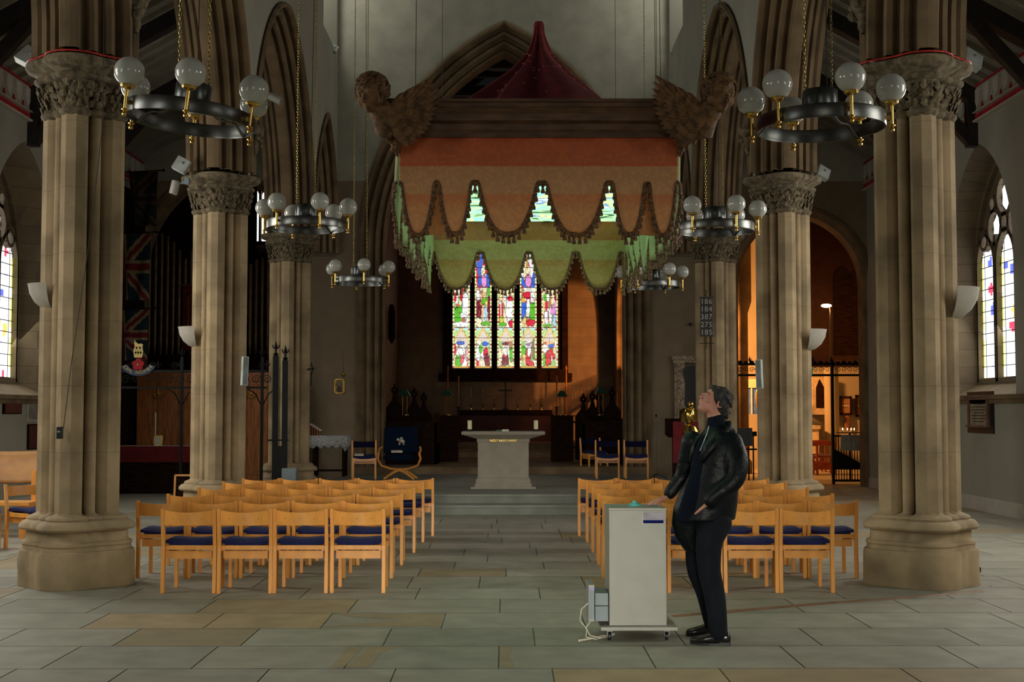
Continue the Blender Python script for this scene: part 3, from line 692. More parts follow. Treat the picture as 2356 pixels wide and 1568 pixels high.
# oak parclose screen with pierced cresting in the south arch of the sanctuary
ps = thing('parclose_screen', 'pierced oak screen with small cresting in the south arch of the sanctuary', 'screen', (3.5, 36.4, .44))
mb = MB(); mb.box(-.03,.03,-1.75,1.75,2.40,2.46); mb.box(-.03,.03,-1.75,1.75,2.05,2.10); mb.box(-.04,.04,-1.75,1.75,.75,.85); mb.box(-.02,.02,-1.75,1.75,0,.75); mb.build('rail', M['dwood'], ps)
y = -1.7
mb = MB()
while y < 1.7:
    mb.box(-.015,.015,y,y+.03,2.1,2.4); mb.box(-.015,.015,y+.05,y+.09,2.18,2.3); mb.poly([(y-.02,2.46),(y+.10,2.46),(y+.04,2.60)], lambda u, z: (-.015,u,z), lambda u, z: (.015,u,z)); y += .14
mb.build('cresting', M['dwood'], ps)
for y in (-1.7,-.85,0,.85,1.66): mb = MB(); mb.box(-.04,.04,y-.04,y+.04,0,2.45); mb.build('post', M['dwood'], ps)
# chancel roof
cr = MB(); cr.add([(-3.5,28.5,9.8),(0,28.5,12.6),(0,40.5,12.6),(-3.5,40.5,9.8)], [(0,1,2,3)]); cr.add([(3.5,28.5,9.8),(0,28.5,12.6),(0,40.5,12.6),(3.5,40.5,9.8)], [(0,1,2,3)])
struct(cr.build('ceiling_chancel', M['mwood'], fix=False))
for k, y in enumerate((30.0, 32.6, 35.2, 37.8)):
    t_ = MB(); t_.beam((-3.3,y,9.7), (3.3,y,9.7), .2, .25); t_.beam((-3.3,y,9.0), (0,y,12.2), .16, .2); t_.beam((3.3,y,9.0), (0,y,12.2), .16, .2); t_.beam((-1.1,y,9.7), (-1.1,y,11.1), .12, .12); t_.beam((1.1,y,9.7), (1.1,y,11.1), .12, .12); t_.beam((-1.6,y,10.8), (1.6,y,10.8), .14, .14)
    struct(t_.build('ceiling_truss', M['black_beam'], None), 'dark timber truss of the chancel roof')
# north organ chamber and south chapel shells
mb = MB()
mb.add([(-10.5,28.6,0),(-10.5,36,0),(-10.5,36,9),(-10.5,28.6,9)], [(0,1,2,3)])
mb.add([(-10.5,36,0),(-3.8,36,0),(-3.8,36,9),(-10.5,36,9)], [(0,1,2,3)]); mb.add([(-10.5,28.6,8.8),(-3.8,28.6,8.8),(-3.8,36.1,8.8),(-10.5,36.1,8.8)], [(0,1,2,3)])
struct(mb.build('wall_organ_chamber', M['dwood'], fix=False))
mb = MB(); PY = 38.0
mb.add([(3.8,PY,0),(11.5,PY,0),(11.5,PY,9),(3.8,PY,9)], [(0,1,2,3)]); mb.add([(11.0,28.6,0),(11.0,PY,0),(11.0,PY,9),(11.0,28.6,9)], [(0,1,2,3)])
mb.add([(3.8,28.6,7.5),(11.5,28.6,7.5),(11.5,PY,7.5),(3.8,PY,7.5)], [(0,1,2,3)])
struct(mb.build('wall_chapel', M['plaster'], fix=False), 'plastered chapel walls glowing in warm lamp light')
# ================================================================ hanging tester (canopy)
CX, CW, CY0, CY1, CZ0, CZ1 = 0.215, 0.93, 8.62, 12.38, 3.47, 3.67     # half width CW
M['damask'] = None
def damask(name='gold_damask', inner=False):
    m, t, b, N, L = nt(name); b.inputs['Roughness'].default_value = 0.55; b.inputs['Sheen Weight'].default_value = 0.2
    tc = N.new('ShaderNodeTexCoord'); sp = N.new('ShaderNodeSeparateXYZ'); L.new(tc.outputs['Object'], sp.inputs[0])
    z = N.new('ShaderNodeValToRGB'); mr = N.new('ShaderNodeMapRange'); mr.inputs[1].default_value = 2.7; mr.inputs[2].default_value = 3.5; L.new(sp.outputs[2], mr.inputs[0]); L.new(mr.outputs[0], z.inputs[0])
    cr = z.color_ramp; cr.interpolation = 'EASE'
    stops = [(0,(.62,.29,.10)),(.31,(.60,.26,.085)),(.455,(.60,.20,.06)),(.47,(.56,.285,.115)),(.69,(.53,.26,.10)),(.705,(.52,.09,.02)),(.73,(.50,.115,.028)),(.955,(.50,.09,.02))]
    if inner: stops = [(p_, (c_[0]*.66, c_[1]*.9+.02, c_[2]*.85)) for p_, c_ in stops]  # inner face shifted to green: the screen's glow put into the cloth colour
    cr.elements[0].position = 0; cr.elements[0].color = (*stops[0][1],1); cr.elements[1].position = stops[1][0]; cr.elements[1].color = (*stops[1][1],1)
    for p, c in stops[2:]: e_ = cr.elements.new(p); e_.color = (*c, 1)
    wv = N.new('ShaderNodeTexVoronoi'); wv.inputs['Scale'].default_value = 9; L.new(tc.outputs['Object'], wv.inputs['Vector'])
    nz = N.new('ShaderNodeTexNoise'); nz.inputs['Scale'].default_value = 13; nz.inputs['Distortion'].default_value = 2.5; L.new(tc.outputs['Object'], nz.inputs['Vector'])
    st = N.new('ShaderNodeMath'); st.operation = 'GREATER_THAN'; st.inputs[1].default_value = .53; L.new(nz.outputs['Fac'], st.inputs[0])
    m1 = N.new('ShaderNodeMixRGB'); m1.blend_type = 'MULTIPLY'; m1.inputs[2].default_value = (1.25,1.3,1.2,1); L.new(z.outputs[0], m1.inputs[1])
    ms = N.new('ShaderNodeMath'); ms.operation = 'MULTIPLY'; ms.inputs[1].default_value = .55; L.new(st.outputs[0], ms.inputs[0]); L.new(ms.outputs[0], m1.inputs[0])
    L.new(m1.outputs[0], b.inputs['Base Color'])
    n2 = N.new('ShaderNodeTexNoise'); n2.inputs['Scale'].default_value = 5; n2.inputs['Detail'].default_value = 3; L.new(tc.outputs['Object'], n2.inputs['Vector'])
    bp = N.new('ShaderNodeBump'); bp.inputs['Strength'].default_value = .5; bp.inputs['Distance'].default_value = .05; L.new(n2.outputs['Fac'], bp.inputs['Height']); L.new(bp.outputs[0], b.inputs['Normal'])
    return m
M['damask'] = damask(); M['damask_in'] = damask('green_lit_damask', True)
M['lining'] = mat('green_lit_lining', (.42,.48,.22), .7, var=.15, scale=3)  # green of the screen light mixed into the side lining's own colour
M['fringe'] = mat('bullion_fringe', (.20,.095,.03), .6, var=.4, scale=60, bump=.3)
M['carved'] = mat('carved_lime', (.19,.095,.035), .75, var=.3, scale=20, bump=.2)
M['cornice'] = mat('tester_wood', (.13,.062,.028), .5, var=.25, scale=6, stretch=(1,4,4))
M['redtent'] = mat('crimson_cloth', (.17,.008,.014), .85, var=.2, scale=8)
can = thing('hanging_canopy', 'gold damask canopy with carved winged heads and crimson tent top, hung over the nave', 'canopy')
def lobe_z(t, zb=2.80, A=.345): return zb + A*min(1.0, (abs(t)/.86)**2.7)
def valance(name, P, length, lobes, seedv, out):
    """P(s, d) -> xy on the path at s with outward offset d"""
    rnd = random.Random(seedv); NS = int(length*70); ph = [rnd.uniform(0,6) for _ in range(6)]
    def off(s, z):
        k = (3.47-z)/.65; fd = sum(sin(s*f+ph[i]+z*1.3)*a for i, (f, a) in enumerate(((7,.010),(13,.007),(23,.004),(4,.012))))
        return k*(fd+.015)
    def edge(s):
        for a, b in zip(lobes[:-1], lobes[1:]):
            if a <= s <= b: return lobe_z(2*(s-a)/(b-a)-1)
        return 3.1
    G = []; NZ = 12
    for j in range(NZ+1):
        row = []
        for i in range(NS+1):
            s = length*i/NS; ze = edge(s); z = CZ0+.0+(ze-CZ0)*j/NZ; x, y = P(s, off(s, z)); row.append((x, y, z))
        G.append(row)
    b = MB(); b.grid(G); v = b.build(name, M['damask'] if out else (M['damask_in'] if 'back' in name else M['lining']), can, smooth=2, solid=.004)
    bm_ = [m for m in v.modifiers if m.type == 'SOLIDIFY'][0]; bm_.offset = -1 if out else 1
    fr = MB(); pts = []
    for i in range(NS*2+1):
        s = length*i/(NS*2); z = edge(s); x, y = P(s, off(s, z)+.004); pts.append(Vector((x, y, z)))
    fr.tube(pts, .012, 6)
    fr.grid([[p_+Vector((0,0,.018)) for p_ in pts], [p_-Vector((0,0,.020)) for p_ in pts]])
    # netted band and tassels along the edge
    acc = 0; nxt = .015; up = []
    for i in range(1, len(pts)):
        d = (pts[i]-pts[i-1]).length; acc += d
        if acc >= nxt:
            nxt = acc+.034; p = pts[i].copy(); T = (pts[min(i+2, len(pts)-1)]-pts[max(i-2, 0)]).normalized()
            nrm = Vector((0,0,-1)); dwn = nrm*.6+(-T.cross(Vector((0,0,1)).cross(T))).normalized()*0
            L_ = rnd.uniform(.042,.056); q = p+Vector((rnd.uniform(-.004,.004), rnd.uniform(-.004,.004), 0))
            fr.lathe([(.005,.004),(.007,-.006),(.006,-.012),(.011,-.020),(.012,-.026),(.007,-.029),(.0155,-L_-.006),(.0145,-L_-.018),(.0,-L_-.02)], q, 7)
    fo = fr.build('tassel_fringe', M['fringe'], v, smooth=True); fo['label'] = 'brown bullion braid with small tassels'
    return v
x0, x1 = CX-CW, CX+CW
dips = [at(px, 530, CY0).x for px in (918,1005,1090,1247,1405,1490,1565)]
valance('front_valance', lambda s, d: (x0+s, CY0-d), 2*CW, [min(max(q-x0, 0), 2*CW) if i not in (0,6) else (0 if i == 0 else 2*CW) for i, q in enumerate(dips)], 1, 1)
db = [at(px, 620, CY1).x-x0 for px in (1105,1217,1325,1432)]
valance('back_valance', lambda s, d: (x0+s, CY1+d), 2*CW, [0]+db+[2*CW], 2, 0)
for dx_ in (dips[1], dips[5]):
    b = MB(); b.grid([[(dx_+u*.10, CY0+.035+.02*sin(u*4), z) for u in (-1,-.6,-.2,.2,.6,1)] for z in (3.46, 3.2, 2.95, 2.80)]); b.build('corner_fold', M['damask'], can, smooth=2, solid=.004)
LY = CY1-CY0
for i, (xx, sg) in enumerate(((x0,-1),(x1,1))):
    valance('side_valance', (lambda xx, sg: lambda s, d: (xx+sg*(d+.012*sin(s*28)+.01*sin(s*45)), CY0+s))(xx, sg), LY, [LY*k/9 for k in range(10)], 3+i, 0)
# moulded wooden cornice
cp = [(.0,3.45),(.02,3.45),(.02,3.485),(.035,3.50),(.04,3.535),(.03,3.55),(.045,3.56),(.05,3.60),(.085,3.635),(.095,3.64),(.095,3.665),(.11,3.67),(.11,3.69),(.0,3.69)]
b = MB(); G = []
for d, z in cp: G.append([(x0-d, CY0-d, z), (x1+d, CY0-d, z), (x1+d, CY1+d, z), (x0-d, CY1+d, z), (x0-d, CY0-d, z)])
b.grid(G); G2 = [[(x0+.03, CY0+.03, z), (x1-.03, CY0+.03, z), (x1-.03, CY1-.03, z), (x0+.03, CY1-.03, z), (x0+.03, CY0+.03, z)] for z in (3.45,3.69)]; b.grid(G2)
b.grid([[G[0][k] for k in range(5)], G2[0]]); b.grid([[G[-1][k] for k in range(5)], G2[1]])
b.build('cornice', M['cornice'], can)
# video screen lying face down inside the frame
def screen_mat():
    m, t, b_, N, L = nt('screen_picture'); b_.inputs['Roughness'].default_value = .3; b_.inputs['Base Color'].default_value = (.01,.01,.01,1)
    tc = N.new('ShaderNodeTexCoord'); nz = N.new('ShaderNodeTexVoronoi'); nz.inputs['Scale'].default_value = 2.6; L.new(tc.outputs['Object'], nz.inputs['Vector'])
    n2 = N.new('ShaderNodeTexNoise'); n2.inputs['Scale'].default_value = 2.2; n2.inputs['Distortion'].default_value = 1.5; L.new(tc.outputs['Object'], n2.inputs['Vector'])
    r = N.new('ShaderNodeValToRGB'); r.color_ramp.interpolation = 'CONSTANT'; L.new(n2.outputs['Fac'], r.inputs[0])
    st = [(0,(.06,.16,.08)),(.38,(.50,.95,.45)),(.47,(.35,.80,.80)),(.53,(.75,1,.4)),(.60,(.2,.40,.65)),(.66,(.85,1,.85))]
    r.color_ramp.elements[0].color = (*st[0][1],1); r.color_ramp.elements[1].position = st[1][0]; r.color_ramp.elements[1].color = (*st[1][1],1)
    for p, c in st[2:]: q = r.color_ramp.elements.new(p); q.color = (*c,1)
    L.new(r.outputs[0], b_.inputs['Emission Color']); b_.inputs['Emission Strength'].default_value = 1.25
    return m
M['screen'] = screen_mat()
b = MB(); b.box(x0+.05, x1-.05, CY0+.05, CY1-.04, 3.432, 3.452); b.build('screen_panel', M['screen'], can)
b = MB(); b.box(x0+.04, x1-.04, CY0+.04, CY1-.03, 3.453, 3.50); b.build('ceiling_board', M['black'], can)
# crimson tent top gathered to a knot
pk = (CX+.05, 10.5); b = MB(); G = []
prof = [(0,1.0),(.2,.80),(.35,.62),(.45,.49),(.54,.37),(.66,.24),(.755,.14),(.855,.085),(.92,.06),(.97,.05),(1.0,.04)]
for t_, w in prof:
    row = []; z = 3.68+t_*1.10; n = 128
    for k in range(n+1):
        a = 2*pi*k/n; sq = max(abs(cos(a)), abs(sin(a))); rx = cos(a)/(sq**(.8*(1-t_)**2+.02)); ry = sin(a)/(sq**(.8*(1-t_)**2+.02))
        f = 1+(.09+.06*t_)*sin(a*9+sin(a*3)*1.5)*(1-.3*t_)
        row.append((pk[0]+rx*f*w*(.68+.12*t_), pk[1]*(t_ if t_ > .3 else t_)+10.5*(1-t_)+ry*f*w*(1.75 if t_ < .9 else 1.0), z))
    G.append(row)
b.grid(G); tent = b.build('tent_top', None or M['redtent'], can, smooth=2)
b = MB(); b.lathe([(.0,4.70),(.05,4.70),(.05,4.715),(.038,4.72),(.045,4.77),(.035,4.80),(.0,4.81)], (pk[0], pk[1], 0), 10); b.build('knot', M['redtent'], can, smooth=True)
# scattered little motifs on the tent
sp_ = MB(); rnd = random.Random(5)
for _ in range(150):
    t_ = rnd.uniform(.02,.75); a = rnd.uniform(0, 2*pi); z = 3.68+t_*1.10
    i = max(k for k in range(len(prof)) if prof[k][0] <= t_); w = prof[i][1]+(prof[min(i+1, 10)][1]-prof[i][1])*(t_-prof[i][0])/max(1e-6, prof[min(i+1, 10)][0]-prof[i][0])
    sq = max(abs(cos(a)), abs(sin(a))); rx = cos(a)/(sq**(.8*(1-t_)**2+.02)); ry = sin(a)/(sq**(.8*(1-t_)**2+.02)); f = 1+(.07+.05*t_)*sin(a*9+sin(a*3)*1.5)*(1-.3*t_)
    sp_.sph((pk[0]+rx*f*w*(.68+.12*t_), 10.5+ry*f*w*1.75, z), (.013,.006,.009), 6, 4)
so = sp_.build('sprig_pattern', mat('tent_sprig', (.42,.12,.09), .8), tent)
# winged heads at the two front corners
def cherub(c, s):
    """s = +1 head on the viewer's right corner"""
    h = MB(); hc = Vector(c)
    F_ = Vector((s*.42, -.80, -.42)).normalized(); Rt = F_.cross(Vector((0,0,1))).normalized(); U = Rt.cross(F_).normalized()
    def q(a, b_, d): return hc+Rt*a+F_*b_+U*d
    def e(a, b_, d, r): h.sph(q(a, b_, d), r, 12, 9)
    e(0,0,.02,.108); e(0,.025,-.02,.092); e(.044,.066,-.032,.042); e(-.044,.066,-.032,.042); e(0,.082,-.080,.032); e(0,.112,.0,.015); e(0,.124,-.018,.019); e(0,.104,-.050,.017); e(0,.100,-.062,.017); e(.036,.092,.036,.020); e(-.036,.092,.036,.020); e(.02,.096,.038,.015); e(-.02,.096,.038,.015); e(0,-.05,-.10,.065); e(0,-.06,-.14,.07)
    o = h.build('cherub_head', M['carved'], can, smooth=True, fix=False); rm = o.modifiers.new('r', 'REMESH'); rm.mode = 'VOXEL'; rm.voxel_size = .006; rm.use_smooth_shade = True
    for sd in (-1, 1):
        ey = MB(); ey.sph(q(sd*.036, .098, .006), (.013,.012,.009), 8, 6); ey.build('eye', M['carved'], o, smooth=True)
    hr = MB(); rnd = random.Random(8+s)
    for k in range(210):
        a = rnd.uniform(0, 2*pi); el = rnd.uniform(-.5,1.5); d = Vector((cos(a)*cos(el), sin(a)*cos(el), sin(el)))
        if d.y > .48 and d.z < .62: continue
        ctr = q(d.x*.104, d.y*.104, .02+d.z*.104); n_ = (Rt*d.x+F_*d.y+U*d.z).normalized(); t1 = n_.orthogonal().normalized(); t2 = n_.cross(t1); r0 = rnd.uniform(.016,.027)
        hr.tube([ctr+n_*(.005+.012*j/9)+(t1*cos(j*.85)+t2*sin(j*.85))*r0*(1-j/13) for j in range(10)], [.0085*(1-j/16) for j in range(10)], 6)
    hr.build('curled_hair', M['carved'], o, smooth=True)
    # wings: layered feathers sweeping back along the cornice, body scroll tapering down to the corner
    w = MB(); base = hc+Vector((-s*.06, .02, -.15))
    for layer, (n, L0, spread, lift) in enumerate(((15,.38,1.05,0),(13,.30,1.0,.010),(11,.22,.95,.020),(9,.14,.95,.030))):
        for k in range(n):
            t_ = k/(n-1); ang = radians_(38-t_*118*spread*.75)
            L_ = L0*(1-.38*t_); dr = Vector((-s*cos(ang)*.98, .10-.05*t_, sin(ang)*.8)).normalized(); sd = Vector((0,1,0)).cross(dr).normalized(); st_ = base+dr*.03+Vector((0,-.012-lift*1.2,0))
            P = []
            for j in range(7):
                u = j/6; wd_ = .026*(1-u**7)*(.7+.5*u)+.002; cv_ = Vector((0,0,.06*u*u*(1-t_))); p = st_+dr*(L_*u)+cv_
                P.append([p-sd*wd_, p+Vector((0,-.008,0)), p+sd*wd_])
            w.grid(P)
    wo = w.build('wing', M['carved'], can, smooth=False, solid=.008, fix=False)
    bd = MB(); bd.sph(base+Vector((0,0,.03)), (.085,.08,.08), 14, 10); cpt = Vector((CX+s*(CW+.02), CY0-.02, 3.42))
    bd.tube([base+Vector((0,0,.02)), base+Vector((-s*.02,.02,-.08)), cpt+Vector((s*.03,0,.06)), cpt+Vector((0,0,-.02)), cpt+Vector((-s*.01,0,-.10))], [.07,.072,.055,.035,.008], 12)
    rnd = random.Random(4)
    for k in range(26):
        t_ = rnd.random(); p = base.lerp(cpt+Vector((0,0,-.04)), t_)+Vector((rnd.uniform(-.05,.05)*(1-t_*.5), -.03-rnd.random()*.02, rnd.uniform(-.03,.03))); bd.sph(p, (rnd.uniform(.012,.022), .014, rnd.uniform(.018,.034)), 6, 5)
    bd.build('leafy_bracket', M['carved'], can, smooth=True)
def radians_(d): return d*pi/180
cherub(at(858, 214, 8.42), -1); cherub(at(1652, 214, 8.42), 1)
for xx, yy in ((x0+.1, CY0+.1), (x1-.1, CY0+.1), (x0+.1, CY1-.1), (x1-.1, CY1-.1)):
    b = MB(); b.tube([(xx, yy, 3.69), (xx*.98, yy+(10.5-yy)*.04, 8), (xx*.95, yy+(10.5-yy)*.08, 14)], .0025, 5); b.build('suspension_cable', M['wire'], can)
# ================================================================ ring chandeliers
def make_chain_mesh(L_, name='chain_links'):
    b = MB(); z = 0; k = 0
    while z < L_:
        n = 8; pts = []
        for i in range(n):
            a = 2*pi*i/n; u = .009*cos(a); w = .021*sin(a)
            pts.append((u if k % 2 else 0, 0 if k % 2 else u, z+.021+w))
        b.tube(pts, .0032, 4, closed=True); z += .034; k += 1
    o = b.build(name, M['chain'], None, smooth=True, fix=False); me = o.data; bpy.data.objects.remove(o); return me
CHAIN = make_chain_mesh(9.6)
def globe_mat():
    m, t, b, N, L = nt('opal_glass'); b.inputs['Base Color'].default_value = (.52,.53,.49,1); b.inputs['Roughness'].default_value = .08; b.inputs['Coat Weight'].default_value = .5; b.inputs['Subsurface Weight'].default_value = .3; b.inputs['Subsurface Radius'].default_value = (.1,.1,.1)
    return m
M['opal'] = globe_mat()
def chandelier(c, phase, tilt, label, ndrum=True):
    t = thing('ring_chandelier', label, 'chandelier', c, 0, 'steel ring chandeliers with opal globes')
    TM = Euler((0, tilt, 0)).to_matrix()
    def T(p): return TM @ Vector(p)
    RR = .46
    b = MB(); b.lathe([(RR,-.05),(RR+.004,-.05),(RR+.007,-.04),(RR+.007,.04),(RR+.004,.05),(RR-.006,.05),(RR-.008,.04),(RR-.008,-.04),(RR-.006,-.05),(RR,-.05)], (0,0,0), 72, TM); b.build('ring', M['steel'], t, smooth=True)
    b = MB(); b.lathe([(.0,.09),(.125,.09),(.13,.10),(.13,.235),(.125,.245),(.0,.245)], (0,0,0), 40, TM); b.lathe([(.0,.085),(.06,.085),(.07,.07),(.0,.055)], (0,0,0), 24, TM)
    b.build('drum', mat('dark_steel_%d' % int(c[1]*10+c[0]), (.12,.13,.13), .3, .9), t, smooth=True)
    for k in range(3):
        a = phase+radians_(30+k*120); pts = []
        for j in range(13):
            u = j/12; r = .12+(RR-.125)*u; z = .12-.17*u*u*(3-2*u)+.045*sin(pi*u*2)*-1; pts.append((r, z))
        G = [[T((r*cos(a)-sd*sin(a), r*sin(a)+sd*cos(a), z)) for sd in (-.018,.018)] for r, z in pts]
        b = MB(); b.grid(G); b.build('strap', M['steel'], t, smooth=2, solid=.006)
    for k in range(6):
        a = phase+k*pi/3; p = Vector(((RR+.045)*sin(a), -(RR+.045)*cos(a), 0))
        b = MB(); R3 = lambda z: TM @ (p+Vector((0,0,z)))
        b.lathe([(.0,-.105),(.014,-.10),(.018,-.088),(.013,-.074),(.008,-.07),(.022,-.064),(.024,-.056),(.012,-.05),(.0135,.03),(.0135,.085),(.02,.09),(.045,.10),(.052,.115),(.05,.122),(.0,.122)], TM @ p, 20, TM)
        for j in range(3):
            aj = a+j*2.094; b.sph(TM @ (p+Vector((cos(aj)*.05, sin(aj)*.05, .118))), .006, 6, 5)
        b.beam(TM @ (p*.93), TM @ p, .016, .03)
        h = b.build('lamp_holder', M['brass'], t, smooth=True)
        b = MB(); b.sph(TM @ (p+Vector((0,0,.215))), .107, 32, 20); b.build('globe', M['opal'], h, smooth=2)
    for j, (dx, dy) in enumerate(((-.11,0),(.10,.04))):
        ch = bpy.data.objects.new('chain', CHAIN); COL.objects.link(ch); ch.parent = t; ch.location = TM @ Vector((dx, dy, .235)); ch.rotation_euler = (0,0,.4*j)
    b = MB(); b.tube([(0.05,.0,.24),(.055,.01,1.2),(.08,0,3),(.06,0,6),(.06,0,9.6)], .0045, 5)
    b.build('flex_cable', M['wire'], t)
    return t
LBL = ['nearest of the north row, by the front pier', 'middle one of the north row', 'smallest of the north row, beside the canopy']
LBR = ['nearest of the south row, by the front pier', 'middle of the south row, at the canopy edge', 'smallest of the south row, mostly behind the canopy fringe']
def cpos(px, py, D): p = at(px, py, D); return (p.x, p.y, p.z)
chandelier(cpos(438,270,9.5), radians_(11), radians_(6), 'steel ring chandelier with six opal globes, '+LBL[0])
chandelier(cpos(704,518,15.5), radians_(27), radians_(0), 'steel ring chandelier with opal globes, '+LBL[1])
chandelier(cpos(829,646,21.5), radians_(13), 0, 'steel ring chandelier, '+LBL[2])
chandelier(cpos(1888,284,9.5), radians_(11), radians_(-1), 'steel ring chandelier with six opal globes, '+LBR[0])
chandelier(cpos(1645,524,15.5), radians_(20), 0, 'steel ring chandelier with opal globes, '+LBR[1])
chandelier(cpos(1500,655,21.5), radians_(28), 0, 'steel ring chandelier, '+LBR[2])
# ================================================================ congregation chairs
def make_chair(label, group):
    t = thing('church_chair', label, 'chair', (0,0,0), 0, group)
    for s in (-1, 1):
        b = MB(); xc = s*.232
        # rear post leans back a little at the top
        b.add([(xc-.017,-.012,0),(xc+.017,-.012,0),(xc+.017,.03,0),(xc-.017,.03,0),(xc-.017,.0,.42),(xc+.017,.0,.42),(xc+.017,.045,.42),(xc-.017,.045,.42),(xc-.016,-.04,.755),(xc+.016,-.04,.755),(xc+.016,-.012,.755),(xc-.016,-.012,.755)],
              [(0,1,5,4),(1,2,6,5),(2,3,7,6),(3,0,4,7),(4,5,9,8),(5,6,10,9),(6,7,11,10),(7,4,8,11),(8,9,10,11),(0,3,2,1)])
        b.build('rear_leg', M['beech'], t, bevel=.003)
        b = MB(); b.box(s*.215-.016, s*.215+.016, .40, .435, 0, .42); b.build('front_leg', M['beech'], t, bevel=.003)
    b = MB(); G0, G1 = [], []
    for j in range(7):
        z = .615+.115*j/6; r0 = []; r1 = []
        for i in range(17):
            u = -1+i/8; x = .216*u; y = -.022-.075*(1-u*u)-.01*(j/6); zz = z+.016*(u*u)*(j/6)-.004; r0.append((x, y, zz)); r1.append((x, y+.012, zz))
        G0.append(r0); G1.append(r1)
    b.grid(G0); b.grid(G1[::-1]); b.grid([G0[0], G1[0]]); b.grid([G0[-1], G1[-1]]); bk = b.build('backrest', M['beech'], t, smooth=True)
    b = MB()
    for u in (-.6, 0, .6): b.sph((.216*u, -.022-.075*(1-u*u)-.006, .672), (.006,.003,.006), 8, 4)
    b.build('screw_heads', M['gold'], bk)
    b = MB(); G0, G1 = [], []
    for j in range(13):
        v = j/12; y = .02+.42*v
        r0, r1 = [], []
        for i in range(17):
            u = -1+i/8; x = .212*u; ed = max(abs(u)**8, abs(2*v-1)**8); top = .482+.024*u*u-.010+.02*(v**3)*-1+.008*sin(v*pi); r0.append((x, y, top-.026*ed)); r1.append((x, y, top-.066+.014*ed))
        G0.append(r0); G1.append(r1)
    b.grid(G0); b.grid(G1[::-1]); b.grid([G0[0], G1[0]]); b.grid([G0[-1], G1[-1]]); b.grid([[r[0] for r in G0], [r[0] for r in G1]]); b.grid([[r[-1] for r in G0], [r[-1] for r in G1]])
    b.build('seat_cushion', M['blue'], t, smooth=True)
    b = MB()
    for s in (-1, 1): b.box(s*.212-.011, s*.212+.011, .02, .42, .375, .425)
    b.box(-.205, .205, .405, .427, .37, .425); b.box(-.21, .21, .012, .03, .385, .425); b.build('seat_frame', M['beech'], t, bevel=.002)
    b = MB(); b.box(-.185, .185, .03, .05, .305, .375); b.box(-.185, .185, .05, .30, .305, .317); b.box(-.20,-.185,.03,.30,.305,.385); b.box(.185,.20,.03,.30,.305,.385)
    b.build('hymn_book_shelf', M['beech'], t)
    return t
rows_l = [(11.80,-1.09,4),(12.85,-1.105,5),(13.93,-1.093,5),(15.13,-1.045,5),(16.34,-1.02,5),(17.15,-.945,5)]
rows_r = [(11.80,.945,4),(12.85,.935,5),(13.93,.965,5),(15.13,.98,5),(16.34,.985,5),(17.15,.93,5)]
rn = ['front', 'second', 'third', 'fourth', 'fifth', 'last']; od = ['aisle seat', 'second seat', 'third seat', 'fourth seat', 'outermost seat']
proto = None; rnd = random.Random(2)
for blk, rws, sg in (('north', rows_l, -1), ('south', rows_r, 1)):
    for r, (y, xe, n) in enumerate(rws):
        for k in range(n):
            x = xe+sg*(.504*k+.25); lab = f'beech chair with blue seat, {od[k] if not (n == 4 and k == 3) else "outermost seat"} of the {rn[r]} row, {blk} block'
            g = f'chairs of the {blk} block facing the altar'
            if proto is None: proto = make_chair(lab, g); c = proto
            else: c = dup(proto, (0,0,0), 0, lab, g)
            c.location = (x+rnd.uniform(-.006,.006), y+rnd.uniform(-.012,.012), 0); c.rotation_euler = (0,0,rnd.uniform(-.008,.008))
# chairs in the north aisle, turned towards the nave
for k, (px, py, rz) in enumerate(((-92,1270,-2.1),(56,1264,-2.2))):
    p = flo(px, py); dup(proto, (p.x-.15, p.y+.35, 0), rz, 'beech chair with blue seat in the north aisle, '+('further from the broad pier', 'closer to the broad pier')[k], 'turned chairs in the north aisle')
# chairs by the altar facing the people, with upholstered backs
for k, (px, py, dz, lab) in enumerate(((832,1103,0,'beech chair with books on its seat beside the lace covered table'),(1401,1101,0,'beech chair facing the nave, nearer the stone altar, empty seat'),(1468,1101,0,'beech chair facing the nave, further from the stone altar, papers on seat'),(1384,1094,0,'beech chair half hidden behind the pair of chairs near the altar'))):
    p = flo(px, py, .29); c = dup(proto, (p.x-(.14 if k == 3 else 0), p.y+.42+(1.0 if k == 3 else 0), .2915), pi+(.12 if k == 0 else -.05 if k < 3 else .35), lab, 'chairs on the altar platform')
    for ch in c.children:
        if ch.name.startswith('backrest'):
            ch.data = ch.data.copy(); ch.data.materials[0] = M.get('bluedark') or M.setdefault('bluedark', mat('navy_upholstery', (.003,.005,.03), .95, spec=.2)); ch['label'] = 'blue upholstered backrest'
            ch.scale = (1.0, 1.6, 1.0)
# ================================================================ stone nave altar
pa = at(1158, 1119, 22.9); AX = pa.x
t = thing('stone_altar', 'pale stone altar table with thick moulded slab standing on the steps', 'altar', (AX, 22.9, .2915))
def frus(b, w0, w1, d0, d1, z0, z1): b.add([(-w0,-d0,z0),(w0,-d0,z0),(w0,d0,z0),(-w0,d0,z0),(-w1,-d1,z1),(w1,-d1,z1),(w1,d1,z1),(-w1,d1,z1)], [(0,3,2,1),(4,5,6,7),(0,1,5,4),(1,2,6,5),(2,3,7,6),(3,0,4,7)])
M['altar'] = mat('altar_stone', (.30,.265,.205), .7, var=.06, scale=5, bump=.05)
b = MB(); frus(b,.56,.56,.36,.36,0,.035); frus(b,.49,.49,.33,.33,.035,.09); b.build('step_base', M['altar'], t)
b = MB(); frus(b,.47,.47,.31,.31,.09,.16); frus(b,.47,.44,.31,.29,.16,.19); frus(b,.44,.44,.29,.29,.19,.86); frus(b,.455,.455,.30,.30,.80,.86); b.build('pedestal', M['altar'], t, bevel=.004)
b = MB(); frus(b,.46,.70,.31,.40,.86,.93); frus(b,.72,.72,.42,.42,.93,.985); b.build('top_slab', M['altar'], t, bevel=.006)
